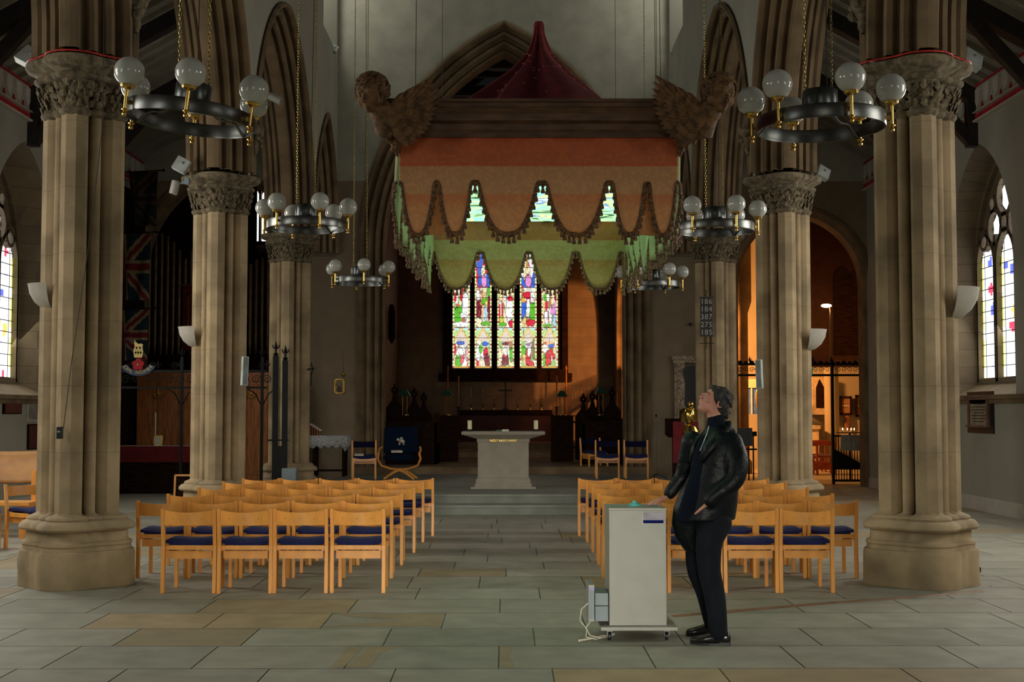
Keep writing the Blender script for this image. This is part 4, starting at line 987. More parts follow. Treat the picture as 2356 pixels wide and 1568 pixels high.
text('HOLY HOLY HOLY', .055, M['gold'], t, (0,-.302,.81), name='inscription', extrude=.002)
def candle(name, px, D, z, h, r, label, base_r=None, grp=None):
    p = at(px, 900, D); t = thing(name, label, 'candle', (p.x, D, z), 0, grp)
    b = MB(); b.lathe([(0,0),(base_r or r*1.5,0),(base_r or r*1.5,.012),(r*.9,.03),(r*.9,.04),(0,.04)], n=16); b.build('candle_foot', M['black'], t, smooth=True)
    b = MB(); b.lathe([(0,.04),(r,.04),(r,.04+h),(r*.7,.04+h+.002),(0,.04+h-.004)], n=20); b.build('wax', M['wax'], t, smooth=True)
    b = MB(); b.tube([(0,0,.04+h-.005),(0,.002,.04+h+.02)], .0015, 5); b.build('wick', M['black'], t)
    return t
ZA = .2915+.985
candle('pillar_candle', 1081, 22.75, ZA, .15, .038, 'thick cream candle on the north end of the stone altar', .05, 'altar candles')
candle('pillar_candle', 1233, 22.75, ZA, .15, .038, 'thick cream candle on the south end of the stone altar', .05, 'altar candles')
p = at(1155, 900, 22.8); b = MB(); b.box(p.x-.10, p.x+.03, 22.72, 22.86, ZA, ZA+.025); b.m = 1; b.box(p.x+.0, p.x+.12, 22.7, 22.85, ZA+.0, ZA+.035)
tag(b.build('service_book', [mat('green_book', (.03,.12,.06), .6), M['cream']], None), 'small green and cream service book lying on the stone altar', 'book')
# ================================================================ white kiosk on castors
KX0, KX1, KY0, KY1 = .735, 1.143, 9.38, 9.80
t = thing('white_kiosk', 'tall white box kiosk on a wheeled base, man resting his hand on it', 'kiosk', ((KX0+KX1)/2, (KY0+KY1)/2, 0))
w = (KX1-KX0)/2; d = (KY1-KY0)/2
b = MB(); b.box(-w, w, -d, d, .105, .92); b.build('body', M['white'], t, bevel=.002)
b = MB(); b.box(-w-.003, w+.003, -d-.003, d+.003, .92, .937); b.build('top', M['white'], t, bevel=.002)
b = MB(); b.box(-w-.065, w+.07, -d-.06, d+.06, .078, .103); b.build('base_board', M['white'], t, bevel=.002)
for sx in (-1, 1):
    for sy in (-1, 1):
        b = MB(); x, y = sx*(w-.0), sy*(d+.0)
        b.box(x-.02, x+.02, y-.02, y+.02, .066, .078); b.box(x-.017, x-.013, y-.005, y+.03, .03, .068); b.box(x+.013, x+.017, y-.005, y+.03, .03, .068)
        cst = b.build('castor', M['grey'], t)
        b = MB(); b.lathe([(0,-.011),(.024,-.011),(.029,-.006),(.029,.006),(.024,.011),(0,.011)], (x, y+.012, .0295), 20, Euler((0,pi/2,0)).to_matrix()); b.build('wheel', M['black'], cst, smooth=True)
b = MB(); b.box(w-.165, w-.02, -d-.012, -d-.006, .83, .905); b.m = 1; b.box(w-.165, w-.02, -d-.013, -d-.0061, .83, .852); b.m = 2; b.box(w-.175, w-.165, -d-.010, -d, .828, .908)
b.build('label_panel', [mat('label_paper', (.36,.34,.40), .7, spec=.1), mat('label_blue', (.006,.012,.10), .8, spec=.05), M['bowl']], t)
for i, (tx_, sz, zz) in enumerate(((0,0,.885),(0,0,.872),(0,0,.860))):
    b = MB(); 
    # tiny unreadable lines of print: thin strips
    L_ = (.025,.035,.08)[i]; b.box(w-.158, w-.158+L_, -d-.0128, -d-.0121, zz, zz+.003); b.build('print_line', M['grey'], t)
p = at(1467, 1156, 9.6)
tb = MB(); tb.lathe([(0,0),(.045,0),(.047,.012),(.035,.02),(0,.022)], (0,0,0), 24); r_ = thing('trackball', 'small turquoise trackball device on top of the kiosk', 'controller', (p.x-.02, 9.62, .937))
tb.build('housing', mat('turquoise_plastic', (.08,.42,.38), .3), r_, smooth=True)
tb = MB(); tb.sph((0,0,.022), .018, 16, 10); tb.build('ball', mat('turquoise_ball', (.12,.5,.45), .15), r_, smooth=2)
# computer boxes strapped to the kiosk side
p = (KX0, 9.5)
t = thing('computer_case', 'grey computer case hung on the kiosk side beside its power unit', 'computer', (KX0-.10, 9.56, .13))
b = MB(); b.box(-.048, -.005, -.16, .14, 0, .26); b.build('case', M['white'], t, bevel=.003)
b = MB(); b.box(-.042, -.009, -.163, -.159, .02, .22); 
b.build('vent_face', M['grey'], t)
b = MB(); b.box(-.042, -.009, -.1645, -.163, .225, .24); b.build('port_row', mat('port_violet', (.25,.25,.7), .3), t)
t2 = thing('power_unit', 'smaller pale power box between the computer case and the kiosk', 'power supply', (KX0-.05, 9.56, .13))
b = MB(); b.box(-.05, .045, -.15, .10, 0, .20); b.build('case', M['grey'], t2, bevel=.003)
b = MB(); b.tube([(-.052,-.155,.11),(.046,-.155,.11)], .003, 6); b.build('strap', M['black'], t2)
b = MB(); b.tube([(KX0-.15,9.40,.26),(KX0-.20,9.38,.22),(KX0-.21,9.37,.14),(KX0-.16,9.38,.08),(KX0-.17,9.36,.03),(KX0-.10,9.36,.012),(KX0+.0,9.5,.008)], .004, 6)
b.tube([(KX0-.13,9.39,.14),(KX0-.17,9.36,.09),(KX0-.14,9.35,.04),(KX0-.06,9.37,.02)], .0035, 6)
b.tube([(KX0-.22,9.33,.008),(KX0-.1,9.45,.008),(KX0+.05,9.6,.008)], .008, 6)
tag(b.build('loose_cable', M['cream'], None, smooth=True), 'looping pale cables hanging from the computer case to the floor', 'cable')
# cable ramp across the floor to the south pier
pts = [flo(px, py) for px, py in ((1548,1418),(1690,1406),(1900,1388),(2100,1374),(2200,1365),(2262,1360))]
b = MB(); 
for i in range(len(pts)-1):
    a_, c_ = pts[i], pts[i+1]; dv = (c_-a_).normalized(); n_ = Vector((-dv.y, dv.x, 0))
    b.add([a_-n_*.03+Vector((0,0,.001)), c_-n_*.03+Vector((0,0,.001)), c_+n_*.03+Vector((0,0,.001)), a_+n_*.03+Vector((0,0,.001)), a_-n_*.012+Vector((0,0,.012)), c_-n_*.012+Vector((0,0,.012)), c_+n_*.012+Vector((0,0,.012)), a_+n_*.012+Vector((0,0,.012))], [(4,5,6,7),(0,1,5,4),(2,3,7,6),(1,2,6,5),(3,0,4,7)])
tag(b.build('cable_cover', mat('tan_tape', (.22,.11,.05), .6), None), 'long tan cable cover strip running across the floor to the south pier', 'cable cover')
p = at(2243, 1297, 12.5); t = thing('wall_socket', 'grey socket box with plug on the foot of the south front pier', 'socket', (p.x-.045, 12.35, p.z-.03))
b = MB(); b.box(-.06,.02,-.02,.05,-.04,.04); b.build('box', M['grey'], t, bevel=.003); b = MB(); b.box(.02,.045,-.01,.03,-.03,.02); b.build('plug', M['black'], t, bevel=.003)
b = MB(); b.tube([(.03,0,-.03),(.02,-.02,-.12),(.06,-.06,-.2),(.10,-.12,p.z*-1+.04)], .003, 6); b.build('plug_cord', M['cream'], t)
p = at(55, 1290, 12.5); b = MB(); b.box(p.x-.02, p.x+.05, 12.38, 12.43, p.z-.05, p.z+.05); tag(b.build('wall_socket', M['grey'], None, bevel=.003), 'grey socket box low on the north front pier', 'socket')
# ================================================================ sconces, speakers, spotlights
def sconce(px, py, D, s, label, k=1.0):
    p = at(px, py, D); t = thing('uplighter', label, 'wall light', (p.x, D, p.z), 0, 'half bowl uplighters on the piers')
    b = MB(); prof = [(.0,-.22),(.06,-.22),(.12,-.20),(.19,-.14),(.235,-.06),(.25,.02),(.255,.03),(.245,.03),(.23,-.05),(.18,-.13),(.11,-.185),(0,-.2)]
    a0 = (pi/2 if s < 0 else -pi/2); b.lathe([(r*k, z*k) for r, z in prof], (0,0,0), 20, None, a0, a0+pi); b.build('bowl', M['bowl'], t, smooth=True)
    b = MB(); b.box(*sorted((0, -s*.10)), -.05, .05, -.12, 0); b.build('bracket', M['bowl'], t)
sconce(128, 662, 12.45, -1, 'half bowl plaster uplighter on the aisle side of the front north pier', 1.0)
sconce(2178, 672, 12.45, 1, 'half bowl plaster uplighter on the aisle side of the front south pier', 1.2)
sconce(458, 758, 18.45, -1, 'half bowl plaster uplighter on the middle north pier', 1.15)
sconce(1852, 764, 18.45, 1, 'half bowl plaster uplighter on the middle south pier', 1.2)
def colspk(px, py, D, lean, label, rz):
    p = at(px, py, D); t = thing('column_speaker', label, 'loudspeaker', (p.x, D, p.z), rz, 'slim white column loudspeakers')
    b = MB(); b.ob((0,0,0), (.085,.07,.40), (0,lean,0)); b.build('cabinet', mat('speaker_white', (.62,.68,.66), .4), t, bevel=.004)
    b = MB(); b.ob((-.0,-.037,0), (.062,.006,.375), (0,lean,0)); b.build('grille', mat('speaker_grille', (.24,.28,.28), .6), t)
    b = MB(); b.ob((0,.07,-.02), (.03,.09,.03)); b.build('bracket', M['grey'], t)
colspk(563, 853, 18.0, radians_(2), 'slim white column loudspeaker on the nave side of the middle north pier', .5)
colspk(1747, 860, 18.0, radians_(-2), 'slim white column loudspeaker on the nave side of the middle south pier', -.5)
def can_spot(px, py, D, rot, label, bl=.17):
    p = at(px, py, D); t = thing('spotlight', label, 'spotlight', tuple(p), 0, 'white spotlights on the piers'); m = Euler(rot).to_matrix()
    b = MB(); b.lathe([(0,-.09),(.05,-.09),(.058,-.08),(.058,.09),(.052,.10),(.045,.095),(.045,.06),(0,.06)], (0,0,0), 20, m); b.build('housing', M['white'], t, smooth=True)
    b = MB(); b.beam((0,0,.05), (bl,0,.06), .03, .03); b.ob((bl,0,.08), (.06,.09,.09)); b.build('bracket', M['grey'], t)
can_spot(402, 430, 17.9, (0,radians_(-168),0), 'white cylinder spotlight hanging beneath the grey box by the north pier')
can_spot(632, 226, 18.2, (0,radians_(115),0), 'white cylinder spotlight high beside the nave wall, pointing at the altar', -.40)
def flood(px, py, D, sz, rz, tilt, label):
    p = at(px, py, D); t = thing('floodlight', label, 'floodlight', tuple(p), rz, 'square white floodlights near the capitals')
    b = MB(); b.ob((0,0,0), (sz,.09,sz), (tilt,radians_(28),0)); b.build('housing', mat('flood_white_%d' % px, (.40,.42,.40), .5), t, bevel=.006)
    b = MB(); b.sph(Euler((tilt,radians_(28),0)).to_matrix() @ Vector((0.01,-.05,.02)), (.022,.012,.022), 10, 6); b.build('sensor', M['grey'], t, smooth=2)
    b = MB(); wx_ = (XC+(4.36 if px > 1178 else -4.36) if D < 26 else XC+(3.62 if px > 1178 else -3.62)); q_ = Matrix.Rotation(-rz, 3, 'Z') @ Vector((wx_-p.x, 0, -.05)); b.beam((0,.04,-.03), q_, .02, .02); b.build('bracket', M['grey'], t)
flood(2236, 138, 13.2, .20, .2, -.5, 'square white floodlight above the front south capital'); flood(1893, 398, 19, .19, .2, -.4, 'square white floodlight beside the middle south pier')
flood(68, 132, 13.2, .21, -.2, -.6, 'square white floodlight above the front north capital'); flood(1720, 528, 25, .17, .1, -.3, 'small square floodlight beside the chandelier by the far south pier'); flood(418, 380, 17.95, .20, -.1, -.2, 'grey white floodlight box on the middle north pier')
flood(768, 112, 27.3, .16, .3, -.3, 'small floodlight fixed on the corner high beside the chancel arch, north'); flood(1553, 118, 27.3, .16, -.3, -.3, 'small floodlight fixed on the corner high beside the chancel arch, south')
# cable and black box on the front north pier
b = MB(); p0, p1, p2 = at(238, 270, 11.98), at(205, 560, 11.95), at(146, 985, 11.98); b.tube([p0, p1, at(165, 830, 11.95), p2], .004, 5); 
b.tube([at(240,0,11.9), at(238,150,11.86), p0], .004, 5)
tag(b.build('hanging_cable', M['wire'], None), 'thin dark cable hanging down the front north pier', 'cable')
p = at(138, 995, 12.0); t = thing('cable_box', 'small black box at the end of the cable on the front north pier', 'cable box', (p.x, 12.0, p.z)); b = MB(); b.box(-.025,.025,-.03,.02,-.055,.055); b.build('box', M['black'], t, bevel=.006); b = MB(); b.lathe([(.012,0),(.018,.01),(.012,.02)], (0,-.03,.0), 8); b.build('knob', M['grey'], t)
# ================================================================ hymn board
D = 23.9; p = at(1625, 728, D); t = thing('hymn_board', 'black hymn number board listing five numbers on the far south pier', 'hymn board', (p.x, D, p.z), 0)
b = MB(); b.box(-.11,.11,-.012,.012,-.36,.36); b.box(-.125,.125,-.018,.012,.345,.365); b.box(-.125,.125,-.018,.012,-.365,-.345); b.build('board', M['slate'], t)
b = MB(); b.beam((0,0,.36), (0,0,.47), .012, .012, up=(0,1,0)); b.beam((0,0,-.36), (0,0,-.58), .012, .012, up=(0,1,0)); b.beam((-.13,0,-.49), (.13,0,-.49), .012, .012); b.lathe([(0,0),(.015,.01),(0,.03)], (0,0,.47), 8); b.beam((0,0,.40), (0,.22,.40), .012, .012); b.build('iron_bracket', M['iron'], t)
for k, s_ in enumerate(('186', '184', '387', '275', '185')):
    text(s_, .135, M.setdefault('number_white', mat('number_white', (.5,.48,.42), .6)) if 'number_white' not in M else M['number_white'], t, (0, -.0135, .235-k*.142), name='hymn_number', space=1.12)
# ================================================================ wall plaques
def plaque(px, py, s, w, h, m1, m2, label, style=0):
    xf = XL if s < 0 else XR; dd = Vector((px-1178, 784-py, -FP)); dd = CR @ dd; tt = xf/dd.x; P = Vector((0,0,EYE))+dd*tt
    t = thing('wall_plaque', label, 'plaque', (xf, P.y, P.z), 0, 'memorial plaques on the aisle walls'); e_ = -s
    b = MB(); b.box(*sorted((0, e_*.03)), -w/2, w/2, -h/2, h/2); b.build('back_plate', m1, t)
    if style: 
        b = MB(); b.box(*sorted((0, e_*.10)), -w*.40, w*.40, h*.30, h*.36); b.box(*sorted((0, e_*.13)), -w*.46, w*.46, h*.36, h*.40); b.box(*sorted((0, e_*.10)), -w*.42, w*.42, -h*.36, -h*.31)
        b.box(*sorted((0, e_*.07)), -w*.40, -w*.33, -h*.31, h*.30); b.box(*sorted((0, e_*.07)), w*.33, w*.40, -h*.31, h*.30); b.build('stone_surround', mat('red_sandstone', (.20,.10,.07), .8), t)
        b = MB(); b.box(*sorted((0, e_*.05)), -w*.33, w*.33, -h*.31, h*.30); tab = b.build('inscribed_tablet', m2, t)
        for k in range(7):
            b = MB(); ww = w*(.27 if k % 3 else .20); b.box(*sorted((e_*.05, e_*.051)), -ww, ww, h*(.2-k*.07)-.008, h*(.2-k*.07)+.008); b.build('carved_line', M['wire'], tab)
    else:
        b = MB(); b.box(*sorted((0, e_*.036)), -w*.44, w*.44, -h*.45, h*.45); b.build('tablet', m2, t)
plaque(2258, 948, 1, 1.15, .68, M['slate'], mat('tablet_stone', (.33,.29,.20), .7), 'stone memorial tablet in a black and red surround on the south wall', 1)
plaque(26, 930, -1, .75, .30, M['dwood'], mat('oxblood_tablet', (.13,.035,.028), .5), 'oxblood rectangular plaque under the north window ledge')
plaque(78, 940, -1, .72, .40, M['bowl'], mat('grey_tablet', (.25,.23,.20), .7), 'pale grey stone plaque beside the oxblood plaque'); plaque(73, 1004, -1, .45, .42, M['dwood'], mat('maroon_tablet', (.08,.02,.018), .5), 'tall dark maroon plaque below the grey plaque')
# cream curved bench panel in the north aisle
t = thing('bench_settle', 'long honey wood bench with curved plywood back behind the north aisle chairs', 'bench', (0,0,0))
G = []
for j in range(8):
    v = j/7; row = []
    for i in range(20):
        u = i/19; px = -80+195*u; q = at(px, 1034+ (1-v)*72+4*sin(u*3), 17.3+.25*sin(v*pi*.5)+.2*u); row.append(q)
    G.append(row)
M['ply'] = mat('plywood', (.42,.20,.06), .6, var=.1); b = MB(); b.grid(G); b.build('back_panel', M['ply'], t, smooth=2, solid=.02)
p = at(10, 1100, 17.2); q = at(105, 1100, 17.4)
b = MB(); b.box(p.x-.5, q.x, 16.8, 17.25, .42, .46); b.build('seat', M['beech'], t)
for xx in (p.x-.2, q.x-.1):
    b = MB(); b.box(xx-.04, xx+.04, 16.85, 17.25, 0, .42); b.build('leg', M['beech'], t); b = MB(); b.box(xx-.03, xx+.03, 17.24, 17.3, .4, .85); b.build('back_post', M['beech'], t)
# ================================================================ altar platform furniture
Z0 = .2915
p = flo(762, 1096, Z0); t = thing('side_table', 'small dark table beside the far north pier, under a lace cloth', 'table', (p.x-.05, p.y+.2, Z0))
for sx in (-1, 1):
    for sy in (-1, 1): b = MB(); b.box(sx*.30-.03, sx*.30+.03, sy*.18-.03, sy*.18+.03, 0, .80); b.build('leg', M['dwood'], t)
b = MB(); b.box(-.36,.36,-.24,.24,.80,.83); b.build('table_top', M['dwood'], t); b = MB(); b.box(-.3,.3,-.02,.02,.1,.14); b.build('stretcher', M['dwood'], t)
tx_, ty_ = p.x-.05, p.y+.2
b = MB(); G = []; per = []
for (a_, c_, n) in (((-.38,-.26),(.38,-.26),40),((.38,-.26),(.38,.26),26),((.38,.26),(-.38,.26),40),((-.38,.26),(-.38,-.26),26)):
    for i in range(n): u = i/n; per.append((a_[0]+(c_[0]-a_[0])*u, a_[1]+(c_[1]-a_[1])*u))
per.append(per[0]); T0, T1, T2, T3 = [], [], [], []
for i, (x, y) in enumerate(per):
    f = 1+.03*sin(i*.9); zz = .835-.19-.07*abs(sin(i*pi/8)) - (.06 if (x > .3 and y < -.2) else 0); T0.append((0,0,.838)); T1.append((x,y,.838)); T2.append((x*1.03*f, y*1.04*f, .74)); T3.append((x*1.05*f, y*1.06*f, zz))
b.grid([T0, T1, T2, T3]); o = b.build('lace_cloth', mat('white_lace', (.50,.50,.50), .9, var=.3, scale=45, bump=.2), None, smooth=2, solid=.003, loc=(tx_, ty_, Z0)); tag(o, 'white scalloped lace cloth draped over the side table', 'tablecloth')
t = thing('missal_stand', 'wooden missal stand with a red edged open book on the lace table', 'book stand', (at(727, 980, ty_).x, ty_-.02, Z0+.84))
b = MB(); b.ob((0,0,.14), (.28,.26,.018), (0,radians_(32),0)); b.build('desk', mat('red_mahogany', (.25,.05,.02), .4), t)
b = MB(); b.ob((.01,0,.165), (.26,.24,.02), (0,radians_(32),0)); b.build('open_book', M['cream'], t)
for k in range(4): b = MB(); b.box(-.11+k*.05, -.10+k*.05, -.1, .1, 0, .19-k*.033); b.build('leg', M['mwood'], t)
# embroidered president's chair
p = flo(917, 1103, Z0); t = thing('presidential_chair', 'large dark blue chair with embroidered white lamb on its back', 'chair', (p.x, p.y+.3, Z0), 0)
navy = mat('navy_wool', (.003,.008,.024), .95, var=.1, spec=.1)
b = MB(); G0 = []
for j in range(9):
    v = j/8; G0.append([( .345*(-1+i/6)*(1-.04*v), .22+.05*v+.03*(1-(-1+i/6)**2), .50+.50*v+(.03*(1-(-1+i/6)**2) if j == 8 else 0)) for i in range(13)])
b.grid(G0); b.build('backrest', navy, t, smooth=2, solid=.05)
b = MB(); b.sph((0,0,.42), (.34,.30,.10), 24, 10); b.build('seat', navy, t, smooth=2)
for s in (-1, 1):
    b = MB(); b.tube([(s*.40,-.22,.50),(s*.42,-.18,.40),(s*.36,-.1,.27),(s*.18,0,.20),(0,0,.18)], .022, 8); b.tube([(s*.38,.22,.62),(s*.41,.0,.58),(s*.40,-.24,.50)], .022, 8); b.tube([(s*.02,-.1,.19),(-s*.14,-.16,.12),(-s*.30,-.22,0)], .024, 8); b.tube([(s*.02,.1,.19),(-s*.16,.2,.12),(-s*.32,.28,0)], .024, 8)
    b.build('curved_leg', M['beech'], t, smooth=True)
b = MB(); lb = MB()
def lam(pts, yy=.175): lb.add([(x, yy, z) for x, z in pts], [tuple(range(len(pts)))])
lb.sph((.01,.185,.745), (.055,.012,.035), 12, 6); lb.sph((-.055,.183,.775), (.022,.010,.028), 10, 6); lb.sph((-.075,.183,.765), (.014,.008,.012), 8, 5)
for x, z1 in ((-.035,.66),(-.015,.665),(.045,.66),(.062,.668)): lb.tube([(x,.183,.735),(x+.004,.18,z1)], .007, 6)
lb.tube([(.06,.183,.755),(.085,.183,.72)], .006, 6); lb.tube([(-.02,.18,.78),(0,.18,.82)], .004, 5); lb.ob((.02,.18,.80), (.045,.004,.028))
lb.build('embroidered_lamb', mat('white_embroidery', (.5,.48,.42), .9), t, smooth=True)
b = MB(); b.sph((-.015,.178,.735), (.024,.010,.022), 10, 6); b.build('embroidered_shield', mat('orange_embroidery', (.6,.10,.03), .9), t)
for px, wd_, lab in ((913, .22, 'pale booklet lying on the seat of the blue lamb chair'), (826, .18, 'small pile of papers on the beech chair by the lace table')):
    D = p.y+.18 if px > 900 else 25.5
    q = at(px, 1050, D); b = MB(); zt = Z0+(.525 if px > 900 else .47); b.ob((q.x, D, zt+.022), (wd_,.16,.03), (.1,0,.1)); tag(b.build('booklet', M['cream'], None), lab, 'booklet')
# mic stands, lectern, credence
def mic(px, D, z, h, lab):
    q = at(px, 1000, D); t = thing('microphone_stand', lab, 'microphone stand', (q.x, D, z)); b = MB(); b.tube([(0,0,.02),(0,0,h)], .008, 8); b.build('pole', M['steel'], t, smooth=True)
    for k in range(3): a = k*2.1; b = MB(); b.tube([(0,0,.12),(.22*cos(a),.22*sin(a),.008)], .007, 6); b.build('leg', M['black'], t)
    b = MB(); b.sph((0,0,h+.03), (.022,.022,.035), 10, 8); b.build('microphone', M['black'], t, smooth=2); b = MB(); b.lathe([(.014,h*.45),(.014,h*.5)], (0,0,0), 10); b.build('clutch', M['steel'], t)
mic(1510, 25.6, Z0, 1.22, 'thin microphone stand in front of the south chancel respond')
# brass eagle lectern with red fall
D = 22.3; q = at(1588, 960, D); t = thing('eagle_lectern', 'polished brass eagle lectern with red hanging, half hidden by the man', 'lectern', (q.x, D, 0))
b = MB(); b.lathe([(0,0),(.30,0),(.30,.05),(.2,.08),(.16,.16),(.07,.22),(.05,.4),(.09,.5),(.10,.56),(.05,.64),(.045,.95),(.09,1.02),(.10,1.08),(.06,1.14),(.14,1.2),(.17,1.28),(.13,1.38),(.06,1.42),(0,1.43)], n=24); b.build('stem', M['brass'], t, smooth=True)
b = MB(); b.sph((0,0,1.55), (.09,.09,.15), 14, 10); b.sph((0,-.07,1.74), (.055,.07,.06), 12, 8); b.lathe([(.02,0),(.012,.03),(0,.06)], (0,-.13,1.73), 8, Euler((pi/2+.4,0,0)).to_matrix()); b.build('eagle_body', M['brass'], t, smooth=True)
for s in (-1, 1):
    b = MB(); b.grid([[(s*(.05+.10*u), .05+.16*u-.02*v, 1.50+.20*v-.14*u*(1-v)-.05*u) for u in (0,.25,.5,.75,1)] for v in (0,.33,.66,1)]); b.build('wing', M['brass'], t, smooth=2, solid=.02)
b = MB(); b.box(-.30,-.12,-.05,-.02,.75,1.45); b.box(.0,.12,-.12,-.1,.9,1.45); b.build('red_fall', M['red'], t)
D = 23.0; q = at(1552, 985, D); t = thing('oak_stand', 'dark oak octagonal stand beside the brass lectern', 'stand', (q.x, D, 0)); b = MB(); b.lathe([(0,1.17),(.12,1.17),(.17,1.22),(.17,1.5),(.0,1.5)], n=8); b.build('desk', M['dwood'], t); b = MB(); b.box(-.04,.04,-.04,.04,0,1.18); b.build('post', M['dwood'], t)
# monument frame on the wall by the respond
D = 27.93; q = at(1578, 905, D); t = thing('wall_monument', 'ornate stone monument frame with black niche on the wall behind the man', 'monument', (q.x, D, q.z))
fr = mat('monument_marble', (.40,.30,.20), .6, var=.3, scale=20)
b = MB(); b.box(-.30,.30,-.10,0,.72,.80); b.box(-.27,.27,-.06,0,.66,.72); b.build('cornice', fr, t)
for s in (-1, 1): b = MB(); b.lathe([(.03,-.75),(.025,-.7),(.022,.62),(.035,.66)], (s*.23,-.05,0), 10); b.build('colonnette', fr, t, smooth=True)
b = MB(); b.box(-.22,-.02,-.04,0,-.75,.66); rr = random.Random(3)
for k in range(26): b.sph((-.15+rr.uniform(-.05,.06), -.045, rr.uniform(-.7,.6)), rr.uniform(.02,.035), 6, 4)
b.build('carved_panel', fr, t); b = MB(); b.poly([(-.08,.5),(.0,.58),(.22,.6),(.22,-.5),(.0,-.5),(-.04,-.2),(-.02,.2)], lambda x, z: (x,-.046,z), lambda x, z: (x,-.03,z)); b.build('black_niche', M['slate'], t)
b = MB(); b.box(-.28,.28,-.10,0,-.85,-.75); b.build('sill', fr, t)
# gilt icon on the north respond with hanging lamp
D = 27.988; q = at(781, 888, D); t = thing('gilt_icon', 'small gilt framed icon painting on the north side of the chancel arch', 'picture', (q.x, D, q.z))
b = MB(); 
for a_ in ((-.11,-.085,-.16,.16), (.085,.11,-.16,.16), (-.11,.11,-.16,-.135), (-.11,.11,.135,.16)): b.box(a_[0], a_[1], -.02, .01, a_[2], a_[3])
b.build('frame', M['gold'], t); b = MB(); b.box(-.085,.085,-.006,.01,-.135,.135); b.build('painted_panel', mat('icon_ochre', (.30,.19,.05), .5, var=.3, scale=12), t)
b = MB(); b.sph((0,-.008,-.07), (.06,.004,.07), 14, 8); b.sph((0,-.009,.035), (.042,.004,.055), 14, 8); b.build('painted_robe', mat('icon_maroon', (.06,.015,.015), .5), t); b = MB(); b.sph((0,-.012,.04), (.024,.004,.034), 12, 8); b.build('painted_face', mat('icon_flesh', (.35,.2,.1), .5), t)
q = at(790, 862, 27.75); b = MB(); b.lathe([(0,-.05),(.025,-.04),(.045,0),(.045,.03),(.03,.04)], tuple(q), 12); b.tube([q+Vector((0,0,.03)), q+Vector((-.05,.24,.55))], .004, 4); tag(b.build('sanctuary_lamp', M['brass'], None, smooth=True), 'little brass lamp hanging above the gilt icon', 'lamp')
b = MB(); q = at(716, 862, 24.0); b.tube([q+Vector((0,0,.22)), q+Vector((.03,-.03,.1)), q+Vector((0,0,0)), q+Vector((0,0,-.2))], .012, 6); b.beam(q+Vector((-.08,.06,.1)), q+Vector((.05,0,.12)), .03, .03); tag(b.build('iron_hook', M['iron'], None), 'black iron hook on the far north pier', 'hook')
b = MB(); q = at(1590, 745, 27.9); b.lathe([(0,0),(.03,0),(.02,.1),(0,.1)], tuple(q), 8, Euler((pi/2,0,0)).to_matrix()); b.box(q.x-.03, q.x+.03, q.y, 28.0, q.z-.03, q.z+.03); tag(b.build('security_camera', M['black'], None), 'tiny black camera on the bare wall left of the hymn board', 'camera')
q = at(667, 1094, 23.2); b = MB(); b.box(q.x-.13, q.x+.13, 23.1, 23.3, 0, .62); b.box(q.x-.12,q.x+.12,23.09,23.1,.04,.58); tag(b.build('storage_box', M['grey'], None, bevel=.01), 'grey white box on the step behind the last north row', 'box')
# ================================================================ iron screen, gate and north side
def scroll(b, c, r, s=1, turns=1.6, rr=.008, ax=(1,0,0)):
    pts = []; A = Vector(ax)
    for k in range(22):
        a = k/21*turns*2*pi; q = r*(1-k/26); pts.append(Vector(c)+A*(s*cos(a)*q)+Vector((0,0,sin(a)*q)))
    b.tube(pts, rr, 5)
def fleur(b, c, k=1.0):
    c = Vector(c); b.lathe([(.012*k,0),(.02*k,.02*k),(.008*k,.04*k),(.03*k,.09*k),(.012*k,.15*k),(0,.20*k)], c, 8)
    for s in (-1, 1): b.tube([c+Vector((0,0,.04*k)), c+Vector((s*.05*k,0,.08*k)), c+Vector((s*.055*k,0,.12*k))], .010*k, 5)
GY_ = 24.0
t = thing('iron_screen', 'black wrought iron screen with scrolled cresting across the north aisle', 'iron screen', (0, GY_, 0))
b = MB(); b.beam((-7.9,0,2.36), (-4.4,0,2.36), .03, .05); b.beam((-7.9,0,2.06), (-4.4,0,2.06), .03, .04); b.build('rail', M['iron'], t)
b = MB(); x = -7.8
while x < -4.5: scroll(b, (x,0,2.21), .085, 1); scroll(b, (x+.2,0,2.21), .085, -1); scroll(b, (x+.1,0,2.46), .07, 1); fleur(b, (x+.2,0,2.40), .9); x += .4
b.build('scrollwork', M['iron'], t)
for px in (418, 603):
    q = at(px, 900, GY_); b = MB(); b.beam((q.x,0,0), (q.x,0,2.62), .05, .05, up=(0,1,0)); fleur(b, (q.x,0,2.62), 1.0)
    for s in (-1, 1): b.tube([(q.x,0,1.7), (q.x+s*.12,0,1.95), (q.x+s*.28,0,2.05)], .012, 6)
    b.build('post', M['iron'], t)
t = thing('iron_gate', 'tall folded black iron gate with spear finials standing by the far north pier', 'gate', (0, 23.7, 0))
for k, (px, top) in enumerate(((632, 812), (654, 822))):
    q = at(px, 1100, 23.7); z = at(px, top, 23.7).z
    b = MB(); b.box(q.x-.05, q.x+.05, -.02, .02, .0, z-.05); b.build('leaf', M['iron'], t)
    b = MB(); b.lathe([(0,0),(.03,0),(.05,.03),(.02,.06),(.018,.14)], (q.x,0,z-.05), 8); fleur(b, (q.x,0,z+.02), 1.1); b.build('finial', M['iron'], t)
b = MB(); q0, q1 = at(617, 1012, 23.7), at(665, 1012, 23.7); b.beam((q0.x,-.03,q0.z), (q1.x,-.03,q1.z), .02, .03); q = at(645, 1040, 23.7); b.box(q.x-.13, q.x+.13, -.05, .0, .05, 1.0); b.build('lock_panel', M['iron'], t)
